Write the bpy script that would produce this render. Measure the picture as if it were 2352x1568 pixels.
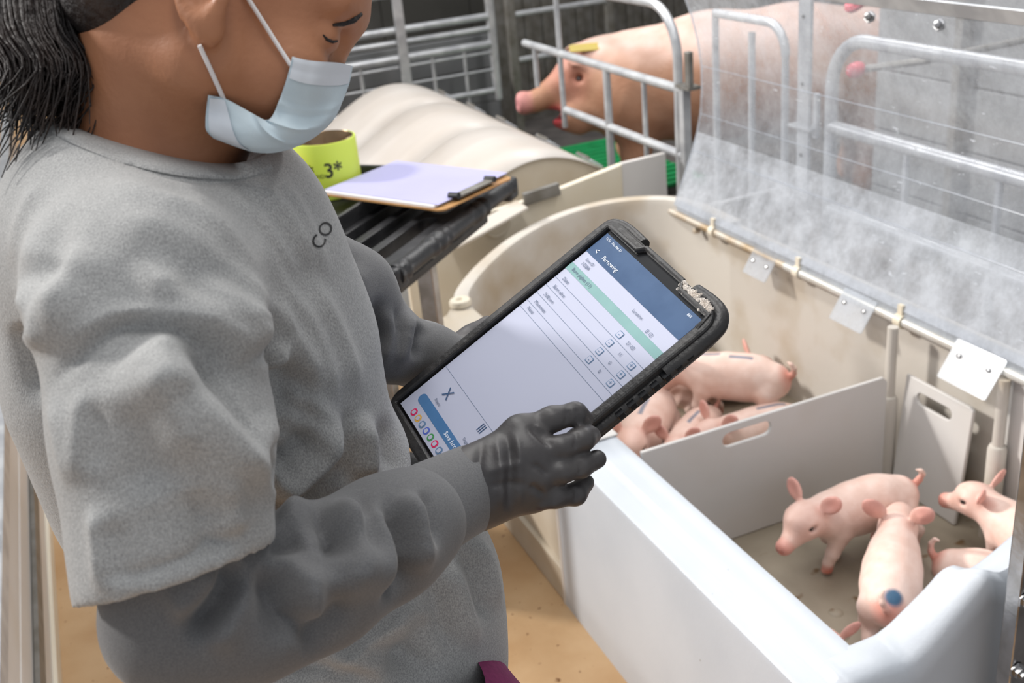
import bpy, bmesh, math, random
import numpy as np
from mathutils import Vector, Matrix
from mathutils.bvhtree import BVHTree

SC = bpy.context.scene
for o in list(bpy.data.objects):
    bpy.data.objects.remove(o)
random.seed(4)
RNG = np.random.default_rng(4)

# ------------------------------------------------------------------ camera
F = 2500.0                                   # focal length in pixels of the 2352 x 1568 frame
YAW, PITCH, ROLL = [math.radians(a) for a in (20.68, 24.31, -5.79)]
EYE = Vector((0, 0, 1.75))
fw = Vector((math.sin(YAW) * math.cos(PITCH), math.cos(YAW) * math.cos(PITCH), -math.sin(PITCH)))
rt = fw.cross(Vector((0, 0, 1))).normalized()
up = rt.cross(fw)
rt, up = math.cos(ROLL) * rt + math.sin(ROLL) * up, -math.sin(ROLL) * rt + math.cos(ROLL) * up
cam = bpy.data.cameras.new('camera')
cam.sensor_width = 36
cam.lens = F / 2352 * 36
cam.clip_start = 0.05
cam.dof.use_dof = True
cam.dof.focus_distance = 1.12
cam.dof.aperture_fstop = 8.0
camo = bpy.data.objects.new('camera', cam)
SC.collection.objects.link(camo)
camo.matrix_world = Matrix(((rt.x, up.x, -fw.x, EYE.x), (rt.y, up.y, -fw.y, EYE.y), (rt.z, up.z, -fw.z, EYE.z), (0, 0, 0, 1)))
SC.camera = camo
SC.cycles.max_bounces = 4
SC.cycles.diffuse_bounces = 2
SC.cycles.glossy_bounces = 2
SC.cycles.transparent_max_bounces = 8
SC.cycles.caustics_reflective = False
SC.cycles.caustics_refractive = False

# ------------------------------------------------------------------ light
SC.view_settings.view_transform = 'Standard'
SC.view_settings.look = 'None'
SC.view_settings.gamma = 1.0
SC.view_settings.exposure = 0.28
SC.view_settings.use_curve_mapping = False
w = bpy.data.worlds.new('barn_light')
SC.world = w
w.use_nodes = True
w.node_tree.nodes['Background'].inputs[0].default_value = (0.93, 0.96, 1.0, 1)
w.node_tree.nodes['Background'].inputs[1].default_value = 0.44


def lamp(name, kind, loc, direction, energy, color=(1, 1, 1), size=1.0, size_y=None, angle=None):
    l = bpy.data.lights.new(name, kind)
    l.energy = energy
    l.color = color
    if kind == 'AREA':
        l.shape = 'RECTANGLE'
        l.size = size
        l.size_y = size_y or size
    if angle:
        l.angle = math.radians(angle)
    o = bpy.data.objects.new(name, l)
    SC.collection.objects.link(o)
    o.location = loc
    o.rotation_euler = Vector(direction).to_track_quat('-Z', 'Y').to_euler()
    return o


lamp('daylight_sun', 'SUN', (-3, 2, 4), (0.64, -0.52, -0.48), 2.3, (1.0, 0.97, 0.93), angle=6)
lamp('ceiling_strip_light', 'AREA', (0.35, 2.0, 3.1), (0, 0, -1), 34, (1, 0.98, 0.95), 0.3, 3.6)
lamp('ceiling_strip_light', 'AREA', (2.4, 3.6, 3.1), (0, 0, -1), 58, (1, 0.98, 0.96), 0.3, 4.0)


# ------------------------------------------------------------------ pixel of the photograph -> point in the place
def ray(px, py):
    return fw + rt * ((px - 1176) / F) - up * ((py - 784) / F)


def at_d(px, py, d):
    return EYE + ray(px, py) * d


def at_x(px, py, x):
    r = ray(px, py)
    return EYE + r * ((x - EYE.x) / r.x)


def at_y(px, py, y):
    r = ray(px, py)
    return EYE + r * ((y - EYE.y) / r.y)


def at_z(px, py, z):
    r = ray(px, py)
    return EYE + r * ((z - EYE.z) / r.z)


# ------------------------------------------------------------------ materials
MATS = {}


def srgb(c):
    return tuple(((v / 255) / 12.92 if v / 255 <= 0.04045 else ((v / 255 + 0.055) / 1.055) ** 2.4) for v in c)


def pm(name, col, col2=None, scale=8.0, lo=0.35, hi=0.65, detail=4.0, rough=0.5, metal=0.0, bump=0.0, bscale=60.0, sss=0.0, coat=0.0,
       speck=None, speck_scale=120.0, speck_at=0.68, attr=None, sheen=0.0, stretch=None, emit=0.0, sss_col=None):
    """A procedural material: two sRGB colours mixed by noise, optional specks, fine bump."""
    if name in MATS:
        return MATS[name]
    m = bpy.data.materials.new(name)
    MATS[name] = m
    m.use_nodes = True
    nt = m.node_tree
    N, L = nt.nodes, nt.links
    b = N['Principled BSDF']
    tc = N.new('ShaderNodeTexCoord')
    mp = N.new('ShaderNodeMapping')
    L.new(tc.outputs['Object'], mp.inputs[0])
    if stretch:
        mp.inputs['Scale'].default_value = stretch
    vec = mp.outputs[0]
    out = None
    if attr:
        a = N.new('ShaderNodeVertexColor')
        a.layer_name = attr
        out = a.outputs[0]
    c1 = srgb(col) + (1,)
    if col2:
        n = N.new('ShaderNodeTexNoise')
        n.inputs['Scale'].default_value = scale
        n.inputs['Detail'].default_value = detail
        L.new(vec, n.inputs['Vector'])
        r = N.new('ShaderNodeValToRGB')
        r.color_ramp.elements[0].position = lo
        r.color_ramp.elements[1].position = hi
        r.color_ramp.elements[0].color = c1
        r.color_ramp.elements[1].color = srgb(col2) + (1,)
        L.new(n.outputs['Fac'], r.inputs[0])
        if out is not None:
            mx = N.new('ShaderNodeMix')
            mx.data_type = 'RGBA'
            mx.blend_type = 'MULTIPLY'
            mx.inputs[0].default_value = 1.0
            L.new(out, mx.inputs[6])
            L.new(r.outputs[0], mx.inputs[7])
            out = mx.outputs[2]
        else:
            out = r.outputs[0]
    if speck:
        n2 = N.new('ShaderNodeTexNoise')
        n2.inputs['Scale'].default_value = speck_scale
        n2.inputs['Detail'].default_value = 2.0
        L.new(vec, n2.inputs['Vector'])
        r2 = N.new('ShaderNodeValToRGB')
        r2.color_ramp.elements[0].position = speck_at
        r2.color_ramp.elements[1].position = speck_at + 0.06
        L.new(n2.outputs['Fac'], r2.inputs[0])
        mx = N.new('ShaderNodeMix')
        mx.data_type = 'RGBA'
        L.new(r2.outputs[0], mx.inputs[0])
        if out is not None:
            L.new(out, mx.inputs[6])
        else:
            mx.inputs[6].default_value = c1
        mx.inputs[7].default_value = srgb(speck) + (1,)
        out = mx.outputs[2]
    if out is not None:
        L.new(out, b.inputs['Base Color'])
    else:
        b.inputs['Base Color'].default_value = c1
    b.inputs['Roughness'].default_value = rough
    b.inputs['Metallic'].default_value = metal
    b.inputs['Coat Weight'].default_value = coat
    b.inputs['Sheen Weight'].default_value = sheen
    if sss:
        b.inputs['Subsurface Weight'].default_value = sss
        b.inputs['Subsurface Radius'].default_value = sss_col or (0.012, 0.004, 0.002)
        b.inputs['Subsurface Scale'].default_value = 1.0
    if emit:
        if out is not None:
            L.new(out, b.inputs['Emission Color'])
        else:
            b.inputs['Emission Color'].default_value = c1
        b.inputs['Emission Strength'].default_value = emit
    if bump:
        n3 = N.new('ShaderNodeTexNoise')
        n3.inputs['Scale'].default_value = bscale
        n3.inputs['Detail'].default_value = 6.0
        L.new(vec, n3.inputs['Vector'])
        bp = N.new('ShaderNodeBump')
        bp.inputs['Strength'].default_value = bump
        bp.inputs['Distance'].default_value = 0.01
        L.new(n3.outputs['Fac'], bp.inputs['Height'])
        L.new(bp.outputs[0], b.inputs['Normal'])
    return m


def plastic_sheet(name, veil, tint, rough, scratch=True):
    """A clear plastic pane: see-through, glossy, with a thin milky veil and scratches."""
    m = bpy.data.materials.new(name)
    MATS[name] = m
    m.use_nodes = True
    nt = m.node_tree
    N, L = nt.nodes, nt.links
    N.remove(N['Principled BSDF'])
    out = N['Material Output']
    tr = N.new('ShaderNodeBsdfTransparent')
    tr.inputs[0].default_value = (*tint, 1)
    df = N.new('ShaderNodeBsdfDiffuse')
    df.inputs[0].default_value = (0.86, 0.90, 0.97, 1)
    tl = N.new('ShaderNodeBsdfTranslucent')
    tl.inputs[0].default_value = (0.88, 0.92, 0.98, 1)
    ml = N.new('ShaderNodeMixShader')
    L.new(df.outputs[0], ml.inputs[1])
    L.new(tl.outputs[0], ml.inputs[2])
    gl = N.new('ShaderNodeBsdfGlossy')
    gl.inputs['Roughness'].default_value = rough
    lw = N.new('ShaderNodeLayerWeight')
    lw.inputs[0].default_value = 0.5
    pw = N.new('ShaderNodeMath')
    pw.operation = 'POWER'
    pw.inputs[1].default_value = 4.0
    L.new(lw.outputs['Facing'], pw.inputs[0])
    fr = N.new('ShaderNodeMath')
    fr.operation = 'MULTIPLY_ADD'
    fr.inputs[1].default_value = 0.6
    fr.inputs[2].default_value = 0.07
    L.new(pw.outputs[0], fr.inputs[0])
    tc = N.new('ShaderNodeTexCoord')
    no = N.new('ShaderNodeTexNoise')
    no.inputs['Scale'].default_value = 9
    no.inputs['Detail'].default_value = 9
    no.inputs['Roughness'].default_value = 0.75
    L.new(tc.outputs['Object'], no.inputs['Vector'])
    mr = N.new('ShaderNodeMapRange')
    mr.inputs[1].default_value = 0.3
    mr.inputs[2].default_value = 0.75
    mr.inputs[3].default_value = veil * 0.45
    mr.inputs[4].default_value = veil * 1.7
    L.new(no.outputs['Fac'], mr.inputs[0])
    fac = mr.outputs[0]
    if scratch:
        vo = N.new('ShaderNodeTexNoise')
        vo.inputs['Scale'].default_value = 70
        vo.inputs['Detail'].default_value = 3
        mp = N.new('ShaderNodeMapping')
        mp.inputs['Scale'].default_value = (1, 0.35, 1.2)
        L.new(tc.outputs['Object'], mp.inputs[0])
        L.new(mp.outputs[0], vo.inputs['Vector'])
        r = N.new('ShaderNodeValToRGB')
        r.color_ramp.elements[0].position = 0.70
        r.color_ramp.elements[1].position = 0.76
        L.new(vo.outputs['Fac'], r.inputs[0])
        ad = N.new('ShaderNodeMath')
        ad.use_clamp = True
        L.new(fac, ad.inputs[0])
        L.new(r.outputs[0], ad.inputs[1])
        fac = ad.outputs[0]
    m1 = N.new('ShaderNodeMixShader')
    L.new(fac, m1.inputs[0])
    L.new(tr.outputs[0], m1.inputs[1])
    L.new(ml.outputs[0], m1.inputs[2])
    m2 = N.new('ShaderNodeMixShader')
    L.new(fr.outputs[0], m2.inputs[0])
    L.new(m1.outputs[0], m2.inputs[1])
    L.new(gl.outputs[0], m2.inputs[2])
    L.new(m2.outputs[0], out.inputs[0])
    return m


pm('floor_resin', (184, 146, 104), (200, 166, 126), scale=5, rough=0.55, bump=0.12, bscale=45, speck=(120, 82, 48), speck_scale=55, speck_at=0.69)
pm('pen_floor', (84, 80, 78), (110, 104, 100), scale=6, rough=0.7, bump=0.3)
pm('tub_white', (190, 196, 204), (200, 205, 212), scale=3, rough=0.38, bump=0.05, bscale=120, speck=(120, 112, 100), speck_scale=70, speck_at=0.78)
pm('tub_cream', (206, 196, 180), (186, 170, 146), scale=3.5, rough=0.45, bump=0.06, bscale=60, lo=0.45, hi=0.8)
pm('tub_stained', (205, 198, 188), (168, 146, 112), scale=4.0, rough=0.5, bump=0.06, lo=0.52, hi=0.85)
pm('nest_floor', (150, 138, 120), (168, 156, 138), scale=7, rough=0.55, bump=0.15, bscale=30, speck=(118, 92, 62), speck_scale=16, speck_at=0.66)
pm('panel_white', (218, 214, 210), (208, 200, 190), scale=3, rough=0.42, bump=0.03, lo=0.5, hi=0.85)
pm('panel_cream', (226, 214, 190), (236, 228, 212), scale=3, rough=0.42)
pm('galvanised', (206, 208, 210), (176, 178, 182), scale=14, rough=0.34, metal=0.35, bump=0.05, bscale=40)
pm('galvanised_dark', (120, 116, 108), (146, 144, 140), scale=14, rough=0.5, metal=0.6, bump=0.08)
pm('stainless', (190, 190, 192), (160, 158, 156), scale=20, rough=0.26, metal=1.0, bump=0.05, bscale=60)
pm('rail_paint', (214, 212, 206), (186, 172, 150), scale=10, rough=0.35, metal=0.25, lo=0.5, hi=0.9)
pm('rust_pipe', (176, 150, 114), (204, 196, 184), scale=12, rough=0.5, metal=0.3)
pm('grey_panel', (118, 120, 122), (130, 131, 132), scale=4, rough=0.7)
pm('dark_wall', (82, 80, 75), (104, 101, 96), scale=2, rough=0.8)
pm('black_plastic', (38, 38, 40), (60, 60, 62), scale=18, rough=0.42, bump=0.12, bscale=80, lo=0.45, hi=0.8)
pm('black_rubber', (26, 26, 27), (44, 43, 42), scale=22, rough=0.45, bump=0.1, bscale=120)
pm('lid_white', (214, 207, 200), (200, 190, 180), scale=2.2, rough=0.36)
pm('green_plastic', (18, 142, 78), (30, 166, 96), scale=10, rough=0.4)
pm('red_plastic', (214, 52, 76), (226, 74, 92), scale=10, rough=0.35)
plastic_sheet('clear_lid', 0.36, (0.95, 0.96, 0.98), 0.12)
plastic_sheet('frosted_sheen_lid', 0.72, (0.93, 0.95, 0.98), 0.18)  # heavier white veil: frosted scratches plus reflected brightness painted in
plastic_sheet('clear_tab', 0.40, (0.95, 0.96, 0.97), 0.15, scratch=False)


# ------------------------------------------------------------------ mesh helpers
def tag(o, label=None, cat=None, group=None, kind=None):
    if label:
        o['label'] = label
    if cat:
        o['category'] = cat
    if group:
        o['group'] = group
    if kind:
        o['kind'] = kind
    return o


def empty(name, loc=(0, 0, 0), label=None, cat=None, group=None, kind=None):
    o = bpy.data.objects.new(name, None)
    o.empty_display_size = 0.05
    SC.collection.objects.link(o)
    o.location = loc
    return tag(o, label, cat, group, kind)


def link(name, me, mat, parent=None, smooth=False, auto=None):
    o = bpy.data.objects.new(name, me)
    SC.collection.objects.link(o)
    if mat:
        me.materials.clear()
        me.materials.append(MATS[mat] if isinstance(mat, str) else mat)
    if smooth:
        me.polygons.foreach_set('use_smooth', [True] * len(me.polygons))
        if auto:
            me.set_sharp_from_angle(angle=math.radians(auto))
    if parent is not None:
        o.parent = parent
        o.matrix_parent_inverse = Matrix.Translation(-Vector(parent_loc(parent)))
    return o


def parent_loc(p):
    """World position of an object that is only ever translated."""
    v = Vector((0, 0, 0))
    while p is not None:
        v += p.location + p.matrix_parent_inverse.translation
        p = p.parent
    return v


class MB:
    """Collects shapes in world coordinates and builds ONE mesh object of them."""

    def __init__(s):
        s.bm = bmesh.new()

    def poly(s, vs, fs):
        b = [s.bm.verts.new(v) for v in vs]
        for f in fs:
            try:
                s.bm.faces.new([b[i] for i in f])
            except ValueError:
                pass
        return s

    def box(s, lo, hi, bev=0.0, rot=None, piv=None):
        lo, hi = Vector(lo), Vector(hi)
        r = bmesh.ops.create_cube(s.bm, size=1.0)
        vs = r['verts']
        for v in vs:
            v.co = Vector([lo[i] + (v.co[i] + 0.5) * (hi[i] - lo[i]) for i in range(3)])
        if bev:
            es = list({e for v in vs for e in v.link_edges})
            rr = bmesh.ops.bevel(s.bm, geom=es, offset=bev, segments=2, affect='EDGES', profile=0.5)
            vs = list({v for f in rr['faces'] for v in f.verts} | {v for v in vs if v.is_valid})
        if rot is not None:
            pv = Vector(piv) if piv is not None else (lo + hi) / 2
            for v in vs:
                v.co = rot @ (v.co - pv) + pv
        return s

    def beam(s, a, b, wdt, hgt, upv=(0, 0, 1), bev=0.0):
        """Rectangular bar from a to b."""
        a, b = Vector(a), Vector(b)
        d = (b - a)
        ln = d.length
        d.normalize()
        sd = d.cross(Vector(upv)).normalized()
        u = sd.cross(d)
        r = bmesh.ops.create_cube(s.bm, size=1.0)
        vs = r['verts']
        if bev:
            for v in vs:
                v.co = Vector((v.co.x * wdt, v.co.y * ln, v.co.z * hgt))
            rr = bmesh.ops.bevel(s.bm, geom=list({e for v in vs for e in v.link_edges}), offset=bev, segments=2, affect='EDGES', profile=0.5)
            vs = list({v for f in rr['faces'] for v in f.verts} | {v for v in vs if v.is_valid})
            for v in vs:
                v.co = (a + b) / 2 + sd * v.co.x + d * v.co.y + u * v.co.z
        else:
            for v in vs:
                v.co = (a + b) / 2 + sd * v.co.x * wdt + d * v.co.y * ln + u * v.co.z * hgt
        return s

    def tube(s, pts, r, n=12, caps=True, radii=None):
        pts = [Vector(p) for p in pts]
        k = len(pts)
        rings = []
        t0 = (pts[1] - pts[0]).normalized()
        ref = Vector((0, 0, 1)) if abs(t0.z) < 0.9 else Vector((1, 0, 0))
        nx = t0.cross(ref).normalized()
        for i, p in enumerate(pts):
            t = (pts[min(i + 1, k - 1)] - pts[max(i - 1, 0)]).normalized()
            nx = (nx - t * nx.dot(t)).normalized()
            ny = t.cross(nx)
            rr = radii[i] if radii else r
            rings.append([s.bm.verts.new(p + (nx * math.cos(2 * math.pi * j / n) + ny * math.sin(2 * math.pi * j / n)) * rr) for j in range(n)])
        for i in range(k - 1):
            for j in range(n):
                s.bm.faces.new((rings[i][j], rings[i][(j + 1) % n], rings[i + 1][(j + 1) % n], rings[i + 1][j]))
        if caps:
            s.bm.faces.new(rings[0][::-1])
            s.bm.faces.new(rings[-1])
        return s

    def lathe(s, c, prof, n=32, axis=(0, 0, 1)):
        c, ax = Vector(c), Vector(axis).normalized()
        ref = Vector((1, 0, 0)) if abs(ax.x) < 0.9 else Vector((0, 1, 0))
        e1 = ax.cross(ref).normalized()
        e2 = ax.cross(e1)
        rings = [[s.bm.verts.new(c + ax * z + (e1 * math.cos(2 * math.pi * j / n) + e2 * math.sin(2 * math.pi * j / n)) * max(r, 1e-5)) for j in range(n)] for r, z in prof]
        for i in range(len(rings) - 1):
            for j in range(n):
                s.bm.faces.new((rings[i][j], rings[i][(j + 1) % n], rings[i + 1][(j + 1) % n], rings[i + 1][j]))
        return s

    def grid(s, rows, closed=False):
        R = [[s.bm.verts.new(p) for p in row] for row in rows]
        m = len(R[0])
        for i in range(len(R) - 1):
            for j in range(m if closed else m - 1):
                s.bm.faces.new((R[i][j], R[i][(j + 1) % m], R[i + 1][(j + 1) % m], R[i + 1][j]))
        return s

    def slab(s, outer, holes, e1, e2, org, thick):
        """Plate: 2-D outline with holes in the plane org + u e1 + v e2, given thickness along e1 x e2."""
        e1, e2, org = Vector(e1), Vector(e2), Vector(org)
        bm = bmesh.new()
        for lp in [outer] + holes:
            vs = [bm.verts.new(org + e1 * u + e2 * v) for u, v in lp]
            for i in range(len(vs)):
                bm.edges.new((vs[i], vs[(i + 1) % len(vs)]))
        bmesh.ops.triangle_fill(bm, edges=bm.edges[:], use_beauty=True)
        nrm = e1.cross(e2).normalized() * thick
        r = bmesh.ops.extrude_face_region(bm, geom=bm.faces[:])
        bmesh.ops.translate(bm, verts=[v for v in r['geom'] if isinstance(v, bmesh.types.BMVert)], vec=nrm)
        me = bpy.data.meshes.new('t')
        bm.to_mesh(me)
        bm.free()
        s.bm.from_mesh(me)
        bpy.data.meshes.remove(me)
        return s

    def build(s, name, mat, parent=None, smooth=False, auto=40, bevel=0.0, sub=0):
        bmesh.ops.recalc_face_normals(s.bm, faces=s.bm.faces[:])
        me = bpy.data.meshes.new(name)
        s.bm.to_mesh(me)
        s.bm.free()
        o = link(name, me, mat, parent, smooth, auto if smooth else None)
        if bevel:
            md = o.modifiers.new('bevel', 'BEVEL')
            md.width = bevel
            md.segments = 2
            md.limit_method = 'ANGLE'
        if sub:
            md = o.modifiers.new('sub', 'SUBSURF')
            md.levels = md.render_levels = sub
        return o


def arc(c, r, a0, a1, n, e1, e2):
    c, e1, e2 = Vector(c), Vector(e1), Vector(e2)
    return [c + e1 * (r * math.cos(a0 + (a1 - a0) * i / n)) + e2 * (r * math.sin(a0 + (a1 - a0) * i / n)) for i in range(n + 1)]


def slot(cu, cv, ln, ht, n=8, tilt=0.0):
    r = ht / 2
    pts = [(cu + (ln / 2 - r) + r * math.cos(a), cv + r * math.sin(a)) for a in np.linspace(-math.pi / 2, math.pi / 2, n)]
    pts += [(cu - (ln / 2 - r) + r * math.cos(a), cv + r * math.sin(a)) for a in np.linspace(math.pi / 2, 3 * math.pi / 2, n)]
    return [(cu + (u - cu) * math.cos(tilt) - (v - cv) * math.sin(tilt), cv + (u - cu) * math.sin(tilt) + (v - cv) * math.cos(tilt)) for u, v in pts]


def rrect(u0, v0, u1, v1, r, n=5):
    P = []
    for cx, cy, a in ((u1 - r, v0 + r, -90), (u1 - r, v1 - r, 0), (u0 + r, v1 - r, 90), (u0 + r, v0 + r, 180)):
        P += [(cx + r * math.cos(math.radians(a + 90 * i / n)), cy + r * math.sin(math.radians(a + 90 * i / n))) for i in range(n + 1)]
    return P


def smooth_line(pts, n=8, closed=False):
    """Catmull-Rom through points."""
    P = [np.array(p, float) for p in pts]
    out = []
    k = len(P)
    for i in range(k - 1):
        p0, p1, p2, p3 = P[max(i - 1, 0)], P[i], P[i + 1], P[min(i + 2, k - 1)]
        for j in range(n):
            t = j / n
            out.append(0.5 * ((2 * p1) + (-p0 + p2) * t + (2 * p0 - 5 * p1 + 4 * p2 - p3) * t * t + (-p0 + 3 * p1 - 3 * p2 + p3) * t ** 3))
    out.append(P[-1])
    return out

# ================================================================== the setting
tag(MB().box((-3.0, -1.5, -0.08), (0.90, 14, 0.0)).build('floor', 'floor_resin'), 'tan speckled resin floor of the aisle', kind='structure')
tag(MB().box((0.90, -1.5, -0.08), (7.0, 14, 0.0)).build('floor_pen', 'pen_floor'), 'dark floor under the sow pens', kind='structure')
tag(MB().box((5.2, -1.5, 0), (5.3, 14, 3.4)).build('wall_right', 'dark_wall'), 'dark far wall of the barn', kind='structure')
tag(MB().box((-3.0, 13.9, 0), (7.0, 14, 3.4)).build('wall_back', 'dark_wall'), 'dark wall at the end of the aisle', kind='structure')

# pen front on the left side of the aisle
WL = empty('wall_left', (-0.36, 2.5, 0), 'white panelled pen front with metal rails along the left of the aisle', kind='structure')
for i, (z0, z1) in enumerate(((0.0, 0.16), (0.165, 0.33), (0.335, 0.50))):
    MB().box((-0.40, 0.9, z0 + 0.002), (-0.36, 7.5, z1)).build('plank', 'panel_white', WL, bevel=0.004)
MB().beam((-0.352, 0.9, 0.21), (-0.352, 7.5, 0.21), 0.012, 0.055).build('rail', 'galvanised_dark', WL, bevel=0.002)
MB().beam((-0.362, 0.9, 0.53), (-0.362, 7.5, 0.53), 0.05, 0.05).build('rail', 'galvanised', WL, bevel=0.003)
MB().beam((-0.356, 0.9, 0.025), (-0.356, 7.5, 0.025), 0.012, 0.05).build('skirting', 'panel_cream', WL, bevel=0.002)
for y in (2.2, 3.7, 5.2):
    MB().beam((-0.385, y, 0.0), (-0.385, y, 0.95), 0.04, 0.04, upv=(0, 1, 0)).build('post', 'galvanised', WL, bevel=0.003)
MB().tube([(-0.385, 0.9, 0.9), (-0.385, 7.5, 0.9)], 0.018).build('top_rail', 'galvanised', WL, smooth=True)

# ================================================================== the piglet nest box
NEST = empty('piglet_nest_box', (1.35, 2.1, 0), 'white moulded plastic nest box holding the piglets', 'nest box')
NZ = 0.19


def prof_sweep(name, prof, path_y, mat, parent):
    rows = [[(x, y, z) for x, z in prof] for y in path_y]
    b = MB().grid(rows)
    b.poly([rows[0][i] for i in range(len(prof))], [list(range(len(prof)))])
    b.poly([rows[-1][i] for i in range(len(prof))], [list(range(len(prof)))])
    bmesh.ops.remove_doubles(b.bm, verts=b.bm.verts[:], dist=1e-5)
    return b.build(name, mat, parent, smooth=True, auto=35)


PF = [(0.853, 0.0), (0.853, 0.462), (0.856, 0.474), (0.866, 0.482), (0.886, 0.487), (0.897, 0.492), (0.904, 0.502), (0.912, 0.508), (0.955, 0.510),
      (0.966, 0.508), (0.972, 0.500), (0.976, 0.480), (0.992, NZ), (0.99, 0.0)]
prof_sweep('front_wall', PF, [1.10, 2.064], 'tub_white', NEST)
PF2 = [(x + (0.014 if (x < 0.87 and z < 0.47) else 0), z) for x, z in PF]
prof_sweep('front_wall', PF2, [2.072, 2.90], 'tub_cream', NEST)
MB().beam((0.866, 2.068, 0.0), (0.866, 2.068, 0.465), 0.014, 0.03, upv=(1, 0, 0)).build('joint_strip', 'panel_white', NEST, bevel=0.002)
MB().beam((0.862, 2.072, 0.05), (0.862, 2.92, 0.05), 0.016, 0.10).build('kick_board', 'tub_cream', NEST, bevel=0.004)
MB().box((0.97, 1.10, NZ - 0.03), (1.80, 3.22, NZ)).build('nest_floor', 'nest_floor', NEST)
# raised studs moulded in the near part of the floor
st = MB()
for i in range(9):
    for j in range(6):
        st.lathe((1.08 + 0.07 * i + 0.035 * (j % 2), 1.20 + 0.065 * j, NZ), [(0.017, 0), (0.014, 0.003), (0.007, 0.0045), (0.0, 0.005)], 10)
tag(st.build('floor_studs', 'nest_floor', NEST, smooth=True), 'rows of low round studs on the nest floor', kind='stuff')

# near end wall: its edge dips at the aisle corner and sweeps up towards the back
inn = [(1060, 1370), (1120, 1385), (1180, 1370), (1260, 1310), (1350, 1220), (1420, 1150), (1468, 1092), (1500, 1070), (1535, 1077), (1570, 1088), (1610, 1070), (1690, 1010), (1770, 940), (1830, 895)]
inn = [at_y(1350 + u / 1.806, 700 + v / 1.806, 1.14) for u, v in inn]
crs = [(1195, 1585), (1290, 1545), (1330, 1500), (1420, 1390), (1530, 1260), (1640, 1130), (1760, 985), (1840, 890)]
crs = [at_y(1350 + u / 1.806, 700 + v / 1.806, 1.065) for u, v in crs]


def zat(poly, x):
    xs = [p.x for p in poly]
    return float(np.interp(x, xs, [p.z for p in poly]))


def zlin(x):
    a = zat(inn, x)
    return a


rows = []
for x in np.r_[0.853, 0.856, 0.866, 0.886, 0.897, 0.904, 0.912, np.linspace(0.925, 1.80, 71)]:
    zf = float(np.interp(x, [q[0] for q in PF[1:9]], [q[1] for q in PF[1:9]]))
    zi = max(zf, zlin(x)) if x > 1.0 else zf
    k = min(max((x - 0.98) / 0.10, 0), 1)
    zc = zi + k * (min(max(zat(crs, x), zi - 0.02), zi + 0.03) - zi) if x < 1.35 else zi - 0.002
    rows.append([(x, 1.165, NZ - 0.02), (x, 1.150, zi - 0.05), (x, 1.146, zi - 0.012), (x, 1.136, zi - 0.001), (x, 1.12, zi + 0.001), (x, 1.10, 0.5 * (zi + zc) + 0.001), (x, 1.075, zc), (x, 1.060, zc - 0.012), (x, 1.052, zc - 0.05), (x, 1.03, 0.0)])
MB().grid(rows).build('end_wall', 'tub_white', NEST, smooth=True, auto=60)

# far end: rounded wall whose rim climbs from the aisle rim to the hinge rail; then the back wall
inner = [(0.974, 2.86, 0.51), (0.985, 2.93, 0.512), (1.02, 3.00, 0.52), (1.12, 3.09, 0.545), (1.27, 3.17, 0.58), (1.43, 3.20, 0.61), (1.58, 3.16, 0.635), (1.70, 3.06, 0.65), (1.755, 2.93, 0.655), (1.765, 2.7, 0.65)]
inner = smooth_line(inner, 6)
outer = []
for i, p in enumerate(inner):
    t = inner[min(i + 1, len(inner) - 1)] - inner[max(i - 1, 0)]
    nrm = np.array((-t[1], t[0], 0)) / np.hypot(t[0], t[1])
    outer.append(p + nrm * 0.055)
rows = []
for p, q in zip(inner, outer):
    m = (p + q) / 2
    rows.append([(p[0], p[1], NZ - 0.02), (p[0], p[1], p[2] - 0.02), tuple(p * 0.9 + q * 0.1 + np.array((0, 0, -0.004))), tuple(p * 0.7 + q * 0.3), tuple(p * 0.3 + q * 0.7), tuple(p * 0.08 + q * 0.92 + np.array((0, 0, -0.006))), (q[0], q[1], q[2] - 0.03), (q[0], q[1], 0.0)])
MB().grid(rows).build('far_end_wall', 'tub_stained', NEST, smooth=True, auto=50)
MB().box((1.765, 1.06, NZ - 0.03), (1.815, 2.72, 0.632)).build('back_wall', 'tub_stained', NEST, bevel=0.008)
MB().box((1.752, 1.10, NZ), (1.764, 1.60, 0.60)).build('liner_sheet', 'panel_white', NEST, bevel=0.002)
# screw cap on the rim
c = at_z(1058, 700, 0.512)
MB().lathe(c, [(0.034, 0), (0.034, 0.012), (0.030, 0.018), (0.014, 0.018), (0.010, 0.012), (0, 0.012)], 28).build('screw_cap', 'panel_cream', NEST, smooth=True, auto=40)
c = at_z(1384, 1000, 0.51)
MB().box(c + Vector((-0.03, -0.02, 0)), c + Vector((0.03, 0.02, 0.006))).build('rim_plate', 'panel_white', NEST, bevel=0.003)
MB().lathe(c + Vector((0.0, 0, 0.006)), [(0.006, 0), (0.005, 0.003), (0, 0.004)], 12).build('rim_screw', 'galvanised_dark', NEST, smooth=True)

# guide posts that hold the loose panels
for (px, py, zt, nm) in ((2037, 1000, 0.62, 'guide_post'), (2292, 1020, 0.60, 'guide_post')):
    c = at_x(px, py, 1.690 if px < 2100 else 1.728)
    c.z = NZ
    b = MB().lathe(c, [(0.0, 0), (0.021, 0.0), (0.021, 0.235), (0.018, 0.243), (0.013, 0.245), (0.013, zt - NZ), (0.0, zt - NZ)], 18)
    o = b.build(nm, 'tub_stained', NEST, smooth=True, auto=40)

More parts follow.
